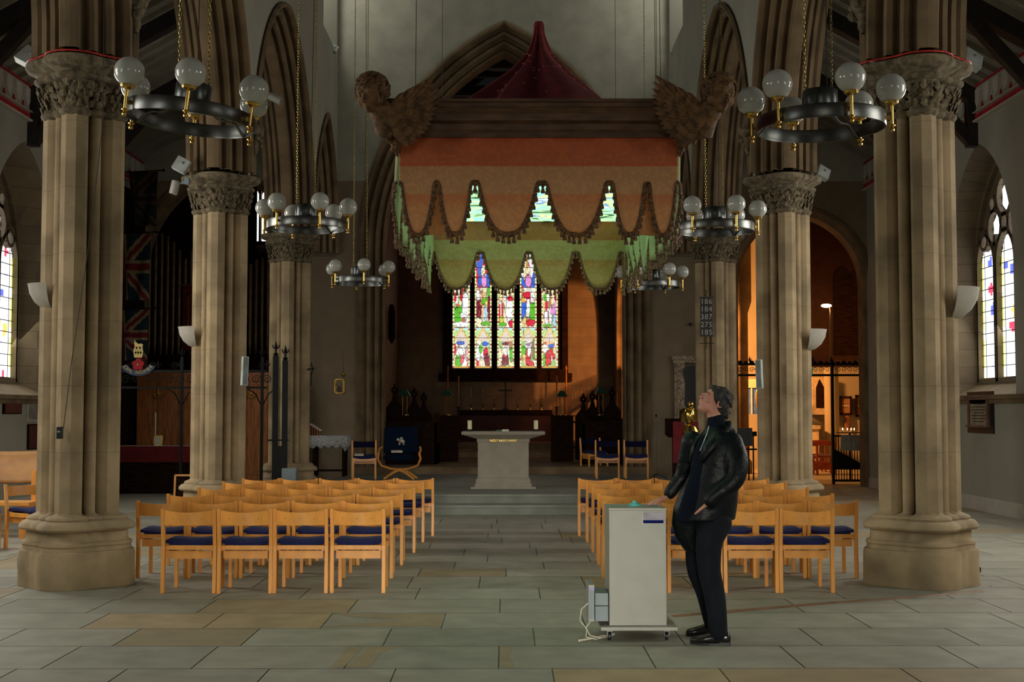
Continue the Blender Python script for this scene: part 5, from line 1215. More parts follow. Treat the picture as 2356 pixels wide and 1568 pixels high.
# oak panelling behind
PD = 27.3
t = thing('oak_panelling', 'honey oak panelling with carved shields closing the north aisle', 'panelling', (0, PD, 0))
zt = at(380, 856, PD).z
b = MB(); b.box(-7.72,-4.5,0,.06,0,zt); b.build('board', M['mwood'], t)
x = -7.70; k = 0
while x < -4.6:
    b = MB(); b.box(x,x+.07,-.03,0,0,zt); b.build('stile', M['mwood'], t); b = MB(); b.box(x+.10,x+.40,-.012,0,.3,zt-.25); b.build('raised_panel', M['mwood'], t, bevel=.008)
    x += .44; k += 1
for z in (zt-.1, .15): b = MB(); b.box(-7.72,-4.5,-.035,0,z-.08,z+.06); b.build('rail', M['mwood'], t)
for px in (363, 577):
    q = at(px, 905, PD-.05); b = MB(); b.tube([(q.x-.10,-.03,q.z), (q.x-.08,-.03,q.z-.07), (q.x,-.03,q.z-.11), (q.x+.08,-.03,q.z-.07), (q.x+.10,-.03,q.z)], .012, 6); b.sph((q.x,-.03,q.z), (.03,.015,.04), 8, 6); b.tube([(q.x,-.03,q.z),(q.x,-.03,q.z+.12)], .014, 6); b.build('carved_crest', M['gold'], t, smooth=True)
# small altar with red frontal, candle, frame, easel
q = at(365, 1030, 26.2); t = thing('side_altar', 'dark side altar with crimson cloth behind the iron screen', 'altar', (q.x, 26.2, 0)); 
b = MB(); b.box(-.75,.9,-.3,.35,0,.90); b.build('table_body', M['dwood'], t); b = MB(); b.box(-.76,.92,-.33,.36,.90,.94); b.box(-.76,.92,-.335,-.325,.62,.92); b.build('crimson_cloth', M['red'], t); b = MB(); b.box(-.75,.9,-.337,-.2,.938,.946); b.build('white_linen', M['cream'], t)
zz = .942
q = at(358, 960, 26.1); t = thing('tall_candle', 'tall white candle in a black holder on the crimson side altar', 'candle', (q.x, 26.1, zz)); b = MB(); b.lathe([(0,0),(.07,0),(.06,.02),(.02,.05),(.02,.18),(.04,.2),(.0,.2)], n=12); b.build('holder', M['black'], t, smooth=True); b = MB(); b.lathe([(.016,.2),(.016,.66),(0,.67)], n=10); b.build('wax', M['cream'], t, smooth=True)
def frame(px, D, z, w, h, lab, tilt=0, cat='picture', mm=None, m2=None, name='picture_frame'):
    q = at(px, 1000, D); t = thing(name, lab, cat, (q.x, D, z)); m = Euler((-tilt,0,0)).to_matrix()
    def bx(a0, a1, y0, y1, c0, c1, nm, mt):
        b = MB(); b.box(a0, a1, y0, y1, c0, c1); b.v = [tuple(m @ Vector(v)) for v in b.v]; return b.build(nm, mt, t)
    f = min(w, h)*.09
    bx(-w/2+f, w/2-f, 0, .015, f, h-f, 'picture_panel', m2 or M['cream'])
    b = MB()
    for a_ in ((-w/2, -w/2+f, 0, h), (w/2-f, w/2, 0, h), (-w/2, w/2, 0, f), (-w/2, w/2, h-f, h)): b.box(a_[0], a_[1], -.015, .02, a_[2], a_[3])
    b.v = [tuple(m @ Vector(v)) for v in b.v]; b.build('frame', mm or M['gold'], t); return t
frame(364, 26.0, zz, .17, .20, 'small gold framed photograph beside the tall candle', .15)
frame(425, 22.0, 0.01, .36, .56, 'wooden framed notice leaning near the middle north pier', .12, 'notice', M['beech'], M['dwood'], 'leaning_board')
# red banner with gold border
q = at(443, 730, 29.42); t = thing('red_banner', 'scarlet banner with gold border hanging behind the middle north pier', 'banner', (q.x, 29.42, q.z)); t.scale = (1.09, 1, 1.09)
b = MB(); b.box(-.20,.35,-.01,.01,-.68,.66); b.build('cloth', M['red'], t); b = MB()
for a_ in ((-.10,-.07,-.58,.48), (.25,.28,-.58,.48), (-.10,.28,.45,.48), (-.10,.28,-.58,-.55)): b.box(a_[0], a_[1], -.016, -.01, a_[2], a_[3])
b.build('gold_border', M['gold'], t); b = MB(); b.box(.0,.22,-.018,-.01,-.5,.36); b.build('white_panel', mat('banner_white', (.42,.38,.30), .9, var=.3, scale=12), t); b = MB(); b.tube([(-.26,0,.68),(.4,0,.68)], .015, 6); b.build('pole', M['gold'], t)
# union flags on poles
UB, UR, UW = (.008,.025,.04), (.19,.010,.016), (.30,.23,.13)
M['flag_cloth'] = attr_mat('flag_cloth', .9, nscale=9, namt=.9)
def uflag(px, py, D, w, h, lab):
    q = at(px, py, D); t = thing('hanging_flag', lab, 'flag', (q.x, D, q.z), 0, 'old regimental flags on poles'); b = MB(); n, m_ = 26, 40
    for i in range(n):
        for j in range(m_):
            u, v = (i+.5)/n, (j+.5)/m_
            x, y = u*1.05, v*2-1; c = UB; d1 = abs(x-y)/1.41; d2 = abs(x+y)/1.41
            if min(d1, d2) < .17: c = UW
            if min(d1, d2) < .07: c = UR
            if abs(x) < .22 or abs(y) < .18: c = UW
            if abs(x) < .13 or abs(y) < .11: c = UR
            b.col = c
            def P(u, v): return ((u-.5)*w*(1-.25*v)+.05*v*w, .05*sin(u*11+v*3)*(.3+v), -v*h)
            b.add([P(i/n, j/m_), P((i+1)/n, j/m_), P((i+1)/n, (j+1)/m_), P(i/n, (j+1)/m_)], [(0,1,2,3)])
    b.col = None; b.build('cloth', M['flag_cloth'], t, smooth=2, solid=.004, fix=False)
    b = MB(); b.tube([(XL+.12-q.x,0,-.01),(w*.65,0,.03)], .014, 8); b.sph((w*.68,0,.03), .03, 8, 6); b.build('pole', M['dwood'], t)
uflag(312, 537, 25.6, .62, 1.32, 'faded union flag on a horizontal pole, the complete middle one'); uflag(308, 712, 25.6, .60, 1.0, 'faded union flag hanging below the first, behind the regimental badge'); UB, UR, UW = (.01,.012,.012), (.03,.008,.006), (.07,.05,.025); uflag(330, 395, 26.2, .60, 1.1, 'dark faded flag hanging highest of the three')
# regimental badge: crown over red rose over lettered scroll
q = at(314, 838, 23.85); t = thing('regimental_badge', 'painted badge with gold crown, red rose and lettered blue scroll', 'badge', (q.x, 23.965, q.z))
b = MB(); b.lathe([(0,0),(.06,0),(.06,.01),(0,.01)], (0,0,0), 12, Euler((pi/2,0,0)).to_matrix())
for k in range(5): a = pi/2+k*2*pi/5; b.lathe([(0,0),(.055,0),(.05,.015),(0,.018)], (.065*cos(a),-.01,.065*sin(a)), 14, Euler((pi/2,0,0)).to_matrix())
b.build('rose', mat('rose_red', (.35,.0,.006), .7), t, smooth=True); b = MB(); b.sph((0,-.035,0), (.012,.01,.02), 8, 6); b.build('rose_centre', M['cream'], t)
gm = mat('badge_gold', (.65,.5,.16), .5)
b = MB(); b.poly([(-.07,.13),(.07,.13),(.08,.18),(.09,.25),(.075,.31),(.085,.37),(.05,.39),(.0,.38),(-.05,.42),(-.065,.47),(-.075,.40),(-.065,.33),(-.09,.26),(-.08,.18)], lambda x, z: (x,-.02,z), lambda x, z: (x,0,z)); b.build('crown', gm, t)
b = MB()
for x, z in ((-.03,.31),(.03,.31),(-.045,.22),(0,.22),(.045,.22)): b.sph((x,-.021,z), (.017,.004,.022), 8, 5)
b.build('crown_arches', M['dwood'], t)
b = MB(); G = [[], []]
for k in range(21):
    a = radians_(200+140*k/20); 
    for j, r in enumerate((.17,.27)): G[j].append((r*1.25*cos(a), 0, .06+r*sin(a)*.98))
b.grid(G); b.build('scroll', mat('scroll_blue', (.01,.04,.12), .5), t, solid=.012)
for k, ch_ in enumerate('LOYAL REGIMENT'):
    a = radians_(205+130*k/13); r = .235
    if ch_ != ' ': text(ch_, .085, gm, t, (r*1.25*cos(a), -.014, .06+r*sin(a)*.98), (pi/2, -(a+pi/2), 0), name='scroll_letter', extrude=.002)
t = thing('gloom_board', 'tall dark casing added for the gloom along the north aisle wall behind the flags', 'casing', (0, 0, 0)); b = MB(); b.box(XL+.01, XL+.10, 24.1, 27.9, 0, 6.2); b.build('gloom_panel', M['dwood'], t)  # dark panel added to stand for the darkness over the pale aisle wall
b = MB()
for y in (24.15, 25.1, 26.1, 27.1, 27.8): b.box(XL+.10, XL+.15, y-.05, y+.05, 0, 6.2)
b.box(XL+.10, XL+.14, 24.1, 27.9, 2.4, 2.6); b.box(XL+.10, XL+.14, 24.1, 27.9, 6.05, 6.2); b.build('gloom_frame', M['dwood'], t)
# organ behind the panelling, with rows of pipes
t = thing('pipe_organ', 'dark pipe organ towering behind the oak panelling', 'organ', (0, 29.5, 0))
b = MB(); b.box(-8.6,-5.98,.1,1.6,0,7.2); b.box(-5.98,-4.6,.1,1.6,0,5.1); b.box(-8.6,-4.6,-.05,.1,2.4,2.9); b.build('case', M['dwood'], t)
pm = mat('organ_pipe', (.14,.08,.03), .4, .5, var=.2)
x = -8.5; k = 0
while x < -4.7:
    h = (1.6+.5*abs(sin(k*.35)))*(1 if x < -6 else .78); b = MB(); b.lathe([(.02,2.9),(.055,3.15),(.055,3.15+h*1.2),(.045,3.15+h*1.2)], (x,-.02,0), 12); b.build('pipe', pm, t, smooth=True); x += .135; k += 1
# window of the organ chamber
q0, q1 = at(573, 556, 35.9), at(640, 440, 35.9)
e_ = bpy.data.objects.new('window_21', None); COL.objects.link(e_); struct(e_)
g = MB(); g.col = (1,1,1)
for k in range(2):
    a_ = q0.x+k*.36; g.add([(a_,35.85,q0.z),(a_+.28,35.85,q0.z),(a_+.28,35.85,q1.z-.1),(a_+.14,35.85,q1.z+.15),(a_,35.85,q1.z-.1)], [(0,1,2,3,4)])
g.build('window_glass', M['aglass'], e_, fix=False); g = MB()
for a_ in (q0.x-.06, q0.x+.29, q0.x+.65): g.box(a_, a_+.06, 35.75, 35.86, q0.z-.05, q1.z+.2)
g.box(q0.x-.06, q0.x+.7, 35.75, 35.86, q0.z-.1, q0.z); g.build('window_frame', M['stoned'], e_)
# ================================================================ chancel furnishings
def stall(x0, x1, y0, y1, z0, h, lab, heads):
    t = thing('choir_stall', lab, 'choir stall', (0,0,0), 0, 'dark oak choir stalls'); z = z0
    b = MB(); b.box(x0, x1, y0, y0+.06, z, z+h*.8); b.box(x0, x1, y0+.06, y1, z, z+.45); b.build('bench', M['dwood'], t)
    b = MB(); b.box(x0, x0+.06, y0, y1, z, z+h); b.box(x1-.06, x1, y0, y1, z, z+h); b.box(x0, x1, y0+.02, y0+.3, z+h*.8, z+h*.84); b.build('desk', M['dwood'], t)
    for (px, yy, zz_) in heads:
        q = at(px, 900, yy); b = MB(); b.add([(q.x-.20,yy,z),(q.x+.20,yy,z),(q.x+.20,yy,zz_-.42),(q.x+.07,yy,zz_-.25),(q.x+.04,yy,zz_-.12),(q.x-.04,yy,zz_-.12),(q.x-.07,yy,zz_-.25),(q.x-.20,yy,zz_-.42)], [tuple(range(8))])
        o = b.build('end_panel', M['dwood'], t, solid=.06, fix=False); b = MB()
        for k in range(9): a = k*pi/4.5; b.sph((q.x+.055*cos(a), yy, zz_+.055*sin(a)), .034, 8, 6)
        b.sph((q.x, yy, zz_+.10), (.03,.03,.05), 8, 6); b.lathe([(.05,-.12),(.03,-.09),(.06,-.06)], (q.x, yy, zz_), 8); b.build('poppyhead', M['dwood'], t, smooth=True)
stall(-3.15,-1.55,29.2,30.6,.44,1.15,'dark oak choir stall nearest the altar on the north side', [])
stall(1.7,3.15,29.2,30.6,.44,1.15,'dark oak choir stall nearest the altar on the south side', [(1408,30.4,at(1408,903,30.4).z)])
stall(-2.95,-1.75,33.0,35.2,.44,1.0,'dark oak choir stall further back on the north side', [(908,31.6,at(908,897,31.6).z),(953,32.0,at(953,905,32).z),(975,32.4,at(975,915,32.4).z)]); stall(2.1,3.0,33.4,35.2,.44,1.0,'dark oak choir stall further back on the south side', [(1342,32,at(1342,918,32).z),(1363,32.4,at(1363,912,32.4).z),(1378,33,at(1378,915,33).z)])
def desk_lamp(px, D, y, lab):
    q0, q1 = at(px, y, D), at(px, 955, D); t = thing('choir_lamp', lab, 'lamp', (q1.x, D, q1.z), 0, 'green shaded choir lamps'); h = q0.z-q1.z
    b = MB(); b.lathe([(0,0),(.10,0),(.09,.02),(0,.03)], n=12)
    for s in (-1, 1): b.tube([(s*.05,0,.02),(s*.05,0,h)], .010, 6)
    b.build('stand', M['brass'], t, smooth=True); b = MB(); b.add([(-.14,-.12,h-.02),(.14,-.12,h-.02),(.14,.12,h-.02),(-.14,.12,h-.02),(-.05,-.04,h+.12),(.05,-.04,h+.12),(.05,.04,h+.12),(-.05,.04,h+.12)], [(4,5,6,7),(0,1,5,4),(1,2,6,5),(2,3,7,6),(3,0,4,7)]); b.build('lamp_shade', mat('green_shade_%d' % px, (.012,.06,.04), .4), t)
    # desk under the lamp
desk_lamp(1029, 30.9, 908, 'green shaded brass lamp on the desk north of the altar'); desk_lamp(1293, 30.9, 910, 'green shaded brass lamp on the desk south of the altar'); desk_lamp(931, 30.9, 908, 'green shaded brass lamp among the north stalls'); desk_lamp(1383, 31.0, 902, 'green shaded brass lamp among the south stalls')
for px, lab in ((1029, 'dark reading desk on the north side of the chancel'), (1293, 'dark reading desk on the south side of the chancel'), (931, 'tall dark desk front below the north choir lamp'), (1383, 'tall dark desk front below the south choir lamp')):
    D = 30.95 if px in (1029, 1293) else (31.0 if px == 931 else 31.05); q = at(px, 955, D); t = thing('reading_desk', lab, 'desk', (q.x, D, .44)); b = MB(); b.box(-.26,.26,-.18,.18,0,q.z-.46); b.build('desk_body', M['dwood'], t); b = MB(); b.box(-.30,.30,-.22,.22,q.z-.46,q.z-.442); b.build('desk_top', M['dwood'], t)
# high altar
D = 38.6; ZC = .74; q0, q1 = at(1057, 952, D), at(1271, 952, D); t = thing('high_altar', 'dark draped high altar under the stained glass window', 'altar', ((q0.x+q1.x)/2, D, ZC)); w = (q1.x-q0.x)/2; h = q0.z-ZC
b = MB(); b.box(-w, w, -.3, .35, 0, h-.04); b.build('frontal', mat('dark_frontal', (.05,.012,.012), .8), t); b = MB(); b.box(-w-.02, w+.02, -.33, .38, h-.04, h); b.box(-w, w, .1, .35, h, h+.12); b.build('top_slab', M['dwood'], t)
nm = ['first', 'second', 'third', 'fourth', 'fifth', 'sixth']
for k, px in enumerate((1084, 1111, 1137, 1191, 1220, 1246)):
    q = at(px, 900, D+.2); t = thing('altar_candlestick', f'tall slim candlestick on the high altar, {nm[k]} from the north end', 'candlestick', (q.x, D+.2, ZC+h+.12), 0, 'six candlesticks on the high altar')
    b = MB(); b.lathe([(0,0),(.055,0),(.05,.02),(.015,.04),(.012,.12),(.028,.15),(.012,.18),(.012,.30),(.03,.32),(0,.33)], n=10); b.build('stick', M['brass'], t, smooth=True); b = MB(); b.lathe([(.011,.33),(.011,.66),(0,.67)], n=8); b.build('wax', mat('amber_wax', (.45,.2,.08), .5) if k == 0 else bpy.data.materials['amber_wax'], t, smooth=True)
q = at(1163, 900, D+.2); t = thing('altar_cross', 'dark standing cross in the middle of the high altar', 'cross', (q.x, D+.2, ZC+h+.12)); b = MB(); b.lathe([(0,0),(.10,0),(.08,.03),(.02,.08),(.02,.12)], n=10); b.build('foot', M['black_beam'], t, smooth=True)
b = MB(); b.box(-.02,.02,-.012,.012,.1,.80); b.box(-.17,.17,-.012,.012,.56,.60)
for x, z in ((-.17,.58),(.17,.58),(0,.80)): b.sph((x,0,z), (.032,.015,.032), 8, 6)
b.build('cross_arms', M['black_beam'], t, smooth=True)
for px, lab in ((1030, 'gilt riddel post on the north side of the high altar'), (1303, 'gilt riddel post on the south side of the high altar')):
    q0, q1 = at(px, 990, 38.9), at(px, 838, 38.9); b = MB(); b.lathe([(.03,0),(.03,.1),(.025,.12),(.025,q1.z-.9),(.045,q1.z-.85),(0,q1.z-.75)], (q0.x, 38.9, ZC), 10); tag(b.build('riddel_post', mat('gilt_post_%d' % px, (.35,.12,.03), .5), None, smooth=True), lab, 'post', 'gilt posts beside the high altar')
for px, lab in ((1055, 'tall pale standard candle on the north side of the sanctuary'), (1281, 'tall pale standard candle on the south side of the sanctuary')):
    q = at(px, 935, 37.2); q1 = at(px, 865, 37.2); t = thing('standard_candle', lab, 'candle', (q.x, 37.2, ZC)); b = MB(); b.lathe([(0,0),(.14,0),(.12,.04),(.03,.08),(.03,q.z-ZC-.05),(.07,q.z-ZC),(0,q.z-ZC)], n=12); b.build('standard', M['black_beam'], t, smooth=True); b = MB(); b.lathe([(.022,q.z-ZC),(.022,q1.z-ZC),(0,q1.z-ZC+.02)], n=10); b.build('wax', bpy.data.materials['amber_wax'], t, smooth=True)
t = thing('communion_rail', 'dark wooden communion rail of slim balusters before the sanctuary', 'rail', (0, 35.9, .58)); b = MB(); 
for x0_, x1_ in ((-3.1,-1.5), (1.55,3.1)): b.box(x0_, x1_, -.04,.04,.72,.77); b.box(x0_, x1_, -.03,.03,.03,.07)
b.build('rail', M['dwood'], t); b = MB()
for x0_, x1_ in ((-3.1,-1.5), (1.55,3.1)):
    x = x0_
    while x < x1_: b.box(x, x+.03, -.012,.012,.05,.74); x += .085
o = b.build('balusters', M['dwood'], t); o['kind'] = 'stuff'
# statues / organ shafts on the north chancel side
for k, (px, D, yt, yb) in enumerate(((876, 33.0, 560, 800), (901, 36.0, 700, 790))):
    q = at(px, yb, D); z1 = at(px, yt, D).z; b = MB(); b.lathe([(.02,0),(.10,.15),(.10,z1-q.z-.2),(.06,z1-q.z)], tuple(q), 10); tag(b.build('niche_statue', M['dwood'], None, smooth=True), 'shadowy carved figure against the north chancel wall, '+('taller' if k == 0 else 'smaller'), 'statue')
# ================================================================ south chapel
b = MB(); t = thing('chapel_gallery', 'dark timber organ case high in the south chapel', 'organ case', (0,33.2,0))
q0, q1 = at(1852, 826, 33.2), at(2030, 580, 33.2)
b.box(q0.x, q1.x+.6, 0, .8, at(1900,842,33.2).z, q1.z+1.6); b.build('case', mat('gallery_wood', (.035,.010,.005), .7, spec=.2), t)
for k in range(3):
    b = MB(); x = at(1922+k*40, 700, 33.15).x; cv_ = arch_curve(x+.18, .22, .3, 0, at(0,640,33.15).z, at(0,815,33.15).z, 8); b.add([(u,-.03,z) for u, z in cv_], [tuple(range(len(cv_)))]); b.build('lancet_panel', M['dwood'], t, solid=.03, fix=False)
t = thing('chapel_screen', 'black iron screen with open gate and cresting before the lamplit chapel', 'iron screen', (0, 29.3, 0))
zt0, zt1 = at(1900, 838, 29.3).z, at(1900, 862, 29.3).z
b = MB(); b.box(4.9,8.0,-.02,.02,zt1-.03,zt1+.02); b.box(4.9,8.0,-.02,.02,zt0-.02,zt0+.03); b.build('rail', M['iron'], t)
b = MB(); x = 5.0
while x < 8.0: scroll(b, (x,0,(zt0+zt1)/2), .06, 1, 1.3, .007); scroll(b, (x+.13,0,(zt0+zt1)/2), .06, -1, 1.3, .007); b.sph((x,0,zt0+.05), (.06,.02,.04), 8, 5); b.sph((x+.13,0,zt0+.05), (.045,.02,.03), 8, 5); x += .26
for px in (1725, 1870, 1913): q = at(px, 830, 29.3); fleur(b, (q.x,0,zt0+.04), .8)
b.build('cresting', M['iron'], t)
for px in (1693, 1915, 1991, 2003):
    q = at(px, 900, 29.3); b = MB(); b.box(q.x-.03, q.x+.03, -.03, .03, 0, zt0+.05); b.build('post', M['iron'], t)
b = MB(); qa, qb = at(1917, 1100, 29.3).x, at(1988, 1100, 29.3).x; zl_, zh_ = .05, at(1950, 1000, 29.3).z
b.box(qa, qb, -.015, .015, zl_, zl_+.05); b.box(qa, qb, -.015, .015, zh_-.04, zh_); b.add([(qa,0,.32),(qb,0,.32),(qb,0,.42),(qa+.35,0,.62),(qa,0,.8)], [(0,1,2,3,4)]); x = qa
while x < qb: b.box(x, x+.018, -.008, .008, zl_, zh_); x += .06
b.build('gate_leaf', M['iron'], t)
b = MB(); qa, qb = at(1700, 1100, 29.3).x, at(1742, 1100, 29.3).x; x = qa
while x < qb: b.box(x, x+.03, -.01, .01, 0, at(1720, 1000, 29.3).z); x += .105
b.box(qa, qb, -.02, .02, at(1720,1003,29.3).z, at(1720,992,29.3).z); b.box(qa, qb, -.02, .02, at(1720,1035,29.3).z, at(1720,1031,29.3).z); b.build('barred_panel', M['iron'], t)
for k, (px, lab) in enumerate(((1947, 'white notice sheet pinned on the chapel gate, next to the post'), (1970, 'white notice sheet pinned on the chapel gate, further from the post'))):
    q = at(px, 1018, 29.2); b = MB(); b.box(q.x-.115, q.x+.115, 29.2, 29.21, q.z-.175, q.z+.175); tag(b.build('notice_sheet', mat('notice_paper_%d' % k, (.33,.37,.33), .8), None), lab, 'notice', 'notices on the chapel gate')
# street style lamp inside the chapel
q = at(1903, 701, 31.8); t = thing('chapel_floor_lamp', 'tall slim lamp post with glowing head inside the south chapel', 'lamp', (at(1915,1100,31.8).x, 31.8, 0))
lx = q.x-at(1915,1100,31.8).x; b = MB(); b.tube([(0,0,0),(0,0,q.z-.15),(-.02,0,q.z),(lx*.5,0,q.z+.04),(lx,0,q.z+.02)], .018, 8); b.build('pole', M['iron'], t, smooth=True)
b = MB(); b.sph((lx-.02,0,q.z-.02), (.13,.06,.045), 16, 8); b.build('lamp_head', mat('lamp_glow', (1,.8,.4), .5, emit=(1,.78,.35), es=30), t, smooth=2)
# chapel contents
DW = 37.9
def rect(px0, py0, px1, py1, D): a_, c_ = at(px0, py1, D), at(px1, py0, D); return a_.x, c_.x, a_.z, c_.z
a_ = rect(1866, 868, 1900, 942, DW-.1); t = thing('niche_monument', 'pale framed monument with dark pointed niche on the chapel wall', 'monument', (0,0,0)); mm = mat('pale_monument', (.62,.55,.42), .7)
b = MB(); b.box(a_[0], a_[1], DW-.3, DW, a_[2], a_[3]); b.box(a_[0]-.05, a_[1]+.12, DW-.38, DW, a_[2]-.14, a_[2]); b.build('surround', mm, t); b = MB(); b.add([(a_[0]+.1,DW-.31,a_[2]+.05),(a_[0]+.33,DW-.31,a_[2]+.05),(a_[0]+.33,DW-.31,a_[3]-.3),(a_[0]+.2,DW-.31,a_[3]-.05),(a_[0]+.1,DW-.31,a_[3]-.3)], [(0,1,2,3,4)]); b.build('niche', M['dwood'], t, solid=.01, fix=False)
for (x0_, y0_, x1_, y1_, lab) in ((1934, 911, 1960, 954, 'dark framed picture on the chapel wall, left of a pair'), (1970, 908, 1990, 958, 'dark framed picture on the chapel wall, right of a pair')):
    a_ = rect(x0_, y0_, x1_, y1_, DW-.1); t = thing('picture_frame', lab, 'picture', ((a_[0]+a_[1])/2, DW-.06, a_[2]), 0, 'framed pictures in the chapel'); w, h = a_[1]-a_[0], a_[3]-a_[2]
    b = MB()
    for c_ in ((-w/2,-w/2+.05,0,h), (w/2-.05,w/2,0,h), (-w/2,w/2,0,.05), (-w/2,w/2,h-.05,h)): b.box(c_[0], c_[1], -.04, .05, c_[2], c_[3])
    b.build('frame', M['dwood'], t); b = MB(); b.box(-w/2+.05, w/2-.05, 0, .05, .05, h-.05); b.build('picture_panel', mat('sepia_print', (.35,.2,.12), .5, var=.3), t); b = MB(); b.box(-w/2+.06, w/2-.06, -.005, 0, h*.46, h*.52); b.build('mount_line', M['cream'], t)
q = at(1950, 972, DW-.05); b = MB(); b.sph(tuple(q), (.09,.03,.26), 16, 10); tag(b.build('oval_medallion', mat('medallion', (.22,.10,.06), .6), None, smooth=2), 'small oval medallion under the pictures on the chapel wall', 'medallion')
a_ = rect(1715, 1000, 1742, 600, 36); b = MB()
t = thing('stone_tomb', 'white box tomb against the chapel wall', 'tomb', (0,0,0)); a_ = rect(1858, 978, 1898, 1018, 36.5); b.box(a_[0]-.3, a_[1]-.22, 36.3, 37.6, .0, a_[3]-.1); b.build('chest', mm, t); b = MB(); b.box(a_[0]-.35, a_[1]-.18, 36.25, 37.65, a_[3]-.1, a_[3]); b.build('lid', mm, t)
# pale pier in chapel that catches the lamp
for k, (px, D, r, lab) in enumerate(((1913, 36.8, .20, 'lamplit pale pier inside the chapel beside the gate post'), (1708, 34.2, .16, 'dark edged pier inside the chapel seen past the far south pier'))):
    q = at(px, 900, D); b = MB(); b.lathe([(r*1.5,0),(r*1.5,.3),(r,.4),(r,4.2),(r*1.6,4.5),(r*1.6,7.4)], (q.x, D, 0), 20); tag(b.build('chapel_pier', M['plaster'] if k == 0 else M['stoned'], None, smooth=True), lab, 'pier', None, 'thing')
# red chapel chairs
redw = mat('red_stained_wood', (.30,.05,.02), .45)
def redchair(px, D, lab):
    q = at(px, 1070, D); t = thing('chapel_chair', lab, 'chair', (q.x, D, 0), 0, 'red wooden chairs in the chapel'); 
    for s in (-1, 1): b = MB(); b.box(s*.23-.025, s*.23+.025, -.02, .02, 0, .85); b.build('rear_leg', redw, t); b = MB(); b.box(s*.22-.02, s*.22+.02, .38, .42, 0, .44); b.build('front_leg', redw, t)
    b = MB(); b.box(-.22,.22,-.01,.012,.74,.85); b.build('backrest', redw, t); b = MB(); b.box(-.22,.22,0,.42,.42,.45); b.box(-.2,.2,0,.02,.12,.30); b.build('seat_frame', redw, t); b = MB(); b.box(-.2,.2,.02,.4,.45,.48); b.build('seat_cushion', mat('mauve_pad', (.15,.08,.14), .9) if 'mauve_pad' not in bpy.data.materials else bpy.data.materials['mauve_pad'], t)
redchair(1860, 33.3, 'red wooden chapel chair half hidden by the pier'); redchair(1900, 33.9, 'red wooden chapel chair standing before the gate post'); redchair(1880, 35.0, 'red wooden chapel chair of the row behind')
# votive candle stand
D = 30.6; q = at(1955, 990, D); t = thing('votive_stand', 'black iron votive stand with lit candles behind the chapel gate', 'candle stand', (q.x, D, 0)); b = MB(); b.box(-.30,.30,-.12,.12,q.z-.06,q.z-.04); b.box(-.02,.02,-.02,.02,.0,q.z-.05); b.box(-.2,.2,-.15,.15,0,.03); b.build('rack', M['iron'], t)
for k, dx in enumerate((-.17,-.06,.03,.1)):
    t2 = thing('votive_candle', ('small lit votive candle at the end of the rack nearest the post','taller lit votive candle, brightest on the rack','small lit votive candle in the middle of the rack','dim votive candle furthest along the rack')[k], 'candle', (q.x+dx, D-.02, q.z-.04), 0, 'votive candles'); b = MB(); b.lathe([(0,0),(.014,0),(.014,.05),(0,.05)], n=10); b.build('wax', M['cream'], t2, smooth=True); b = MB(); b.sph((0,0,.075), (.012,.012,.026), 8, 6); b.build('flame', bpy.data.materials.get('flame') or mat('flame', (1,.6,.2), .5, emit=(1,.5,.15), es=18), t2)
# blue banner and wooden shelf
a_ = rect(1718, 890, 1742, 952, 36.5); t = thing('blue_banner', 'blue church banner seen past the edge of the middle south pier', 'banner', (0,0,0)); b = MB(); b.box(a_[0], a_[1]+.3, 36.5, 36.53, a_[2], a_[3]); b.build('cloth', mat('banner_blue', (.05,.16,.75), .8), t); b = MB(); b.box(a_[0]+.12, a_[0]+.16, 36.47, 36.5, a_[2], a_[3]); b.box(a_[0]-.1, a_[1]+.3, 36.46, 36.5, a_[3]-.02, a_[3]+.22); b.build('white_trim', M['cream'], t)
b = MB(); b.sph((a_[1]+.02, 36.48, (a_[2]+a_[3])/2+.05), (.08,.02,.28), 10, 8); b.build('figure_patch', M['gold'], t)
# exit sign
q = at(1862, 853, 29.0); t = thing('exit_sign', 'small green exit sign with white arrow at the chapel entrance', 'sign', tuple(q)); b = MB(); b.box(-.075,.075,-.01,.01,-.075,.075); b.build('plate', mat('sign_green', (.01,.16,.08), .4, emit=(.01,.25,.12), es=.3), t); b = MB(); b.box(-.068,.068,-.0125,-.01,.06,.068); b.box(-.068,.068,-.0125,-.01,-.068,-.06); b.box(-.012,.012,-.0125,-.01,-.01,.045); b.add([(-.04,-.0125,-.005),(.04,-.0125,-.005),(0,-.0125,-.05)], [(0,1,2)]); b.build('arrow', mat('sign_white', (.6,.75,.6), .5, emit=(.5,.8,.55), es=.5), t)
# tall black cabinet / music stand near the man
q = at(1702, 1010, 25.6); t = thing('lectern_desk', 'black lectern desk beyond the man, before the chapel screen', 'lectern', (q.x, 25.6, 0)); b = MB(); b.box(-.28,.22,-.15,.15,.95,1.30); b.build('desk_box', M['black'], t); b = MB(); b.box(-.05,.05,-.05,.05,.02,.95); b.box(-.25,.25,-.2,.2,0,.03); b.build('stem', M['black'], t)
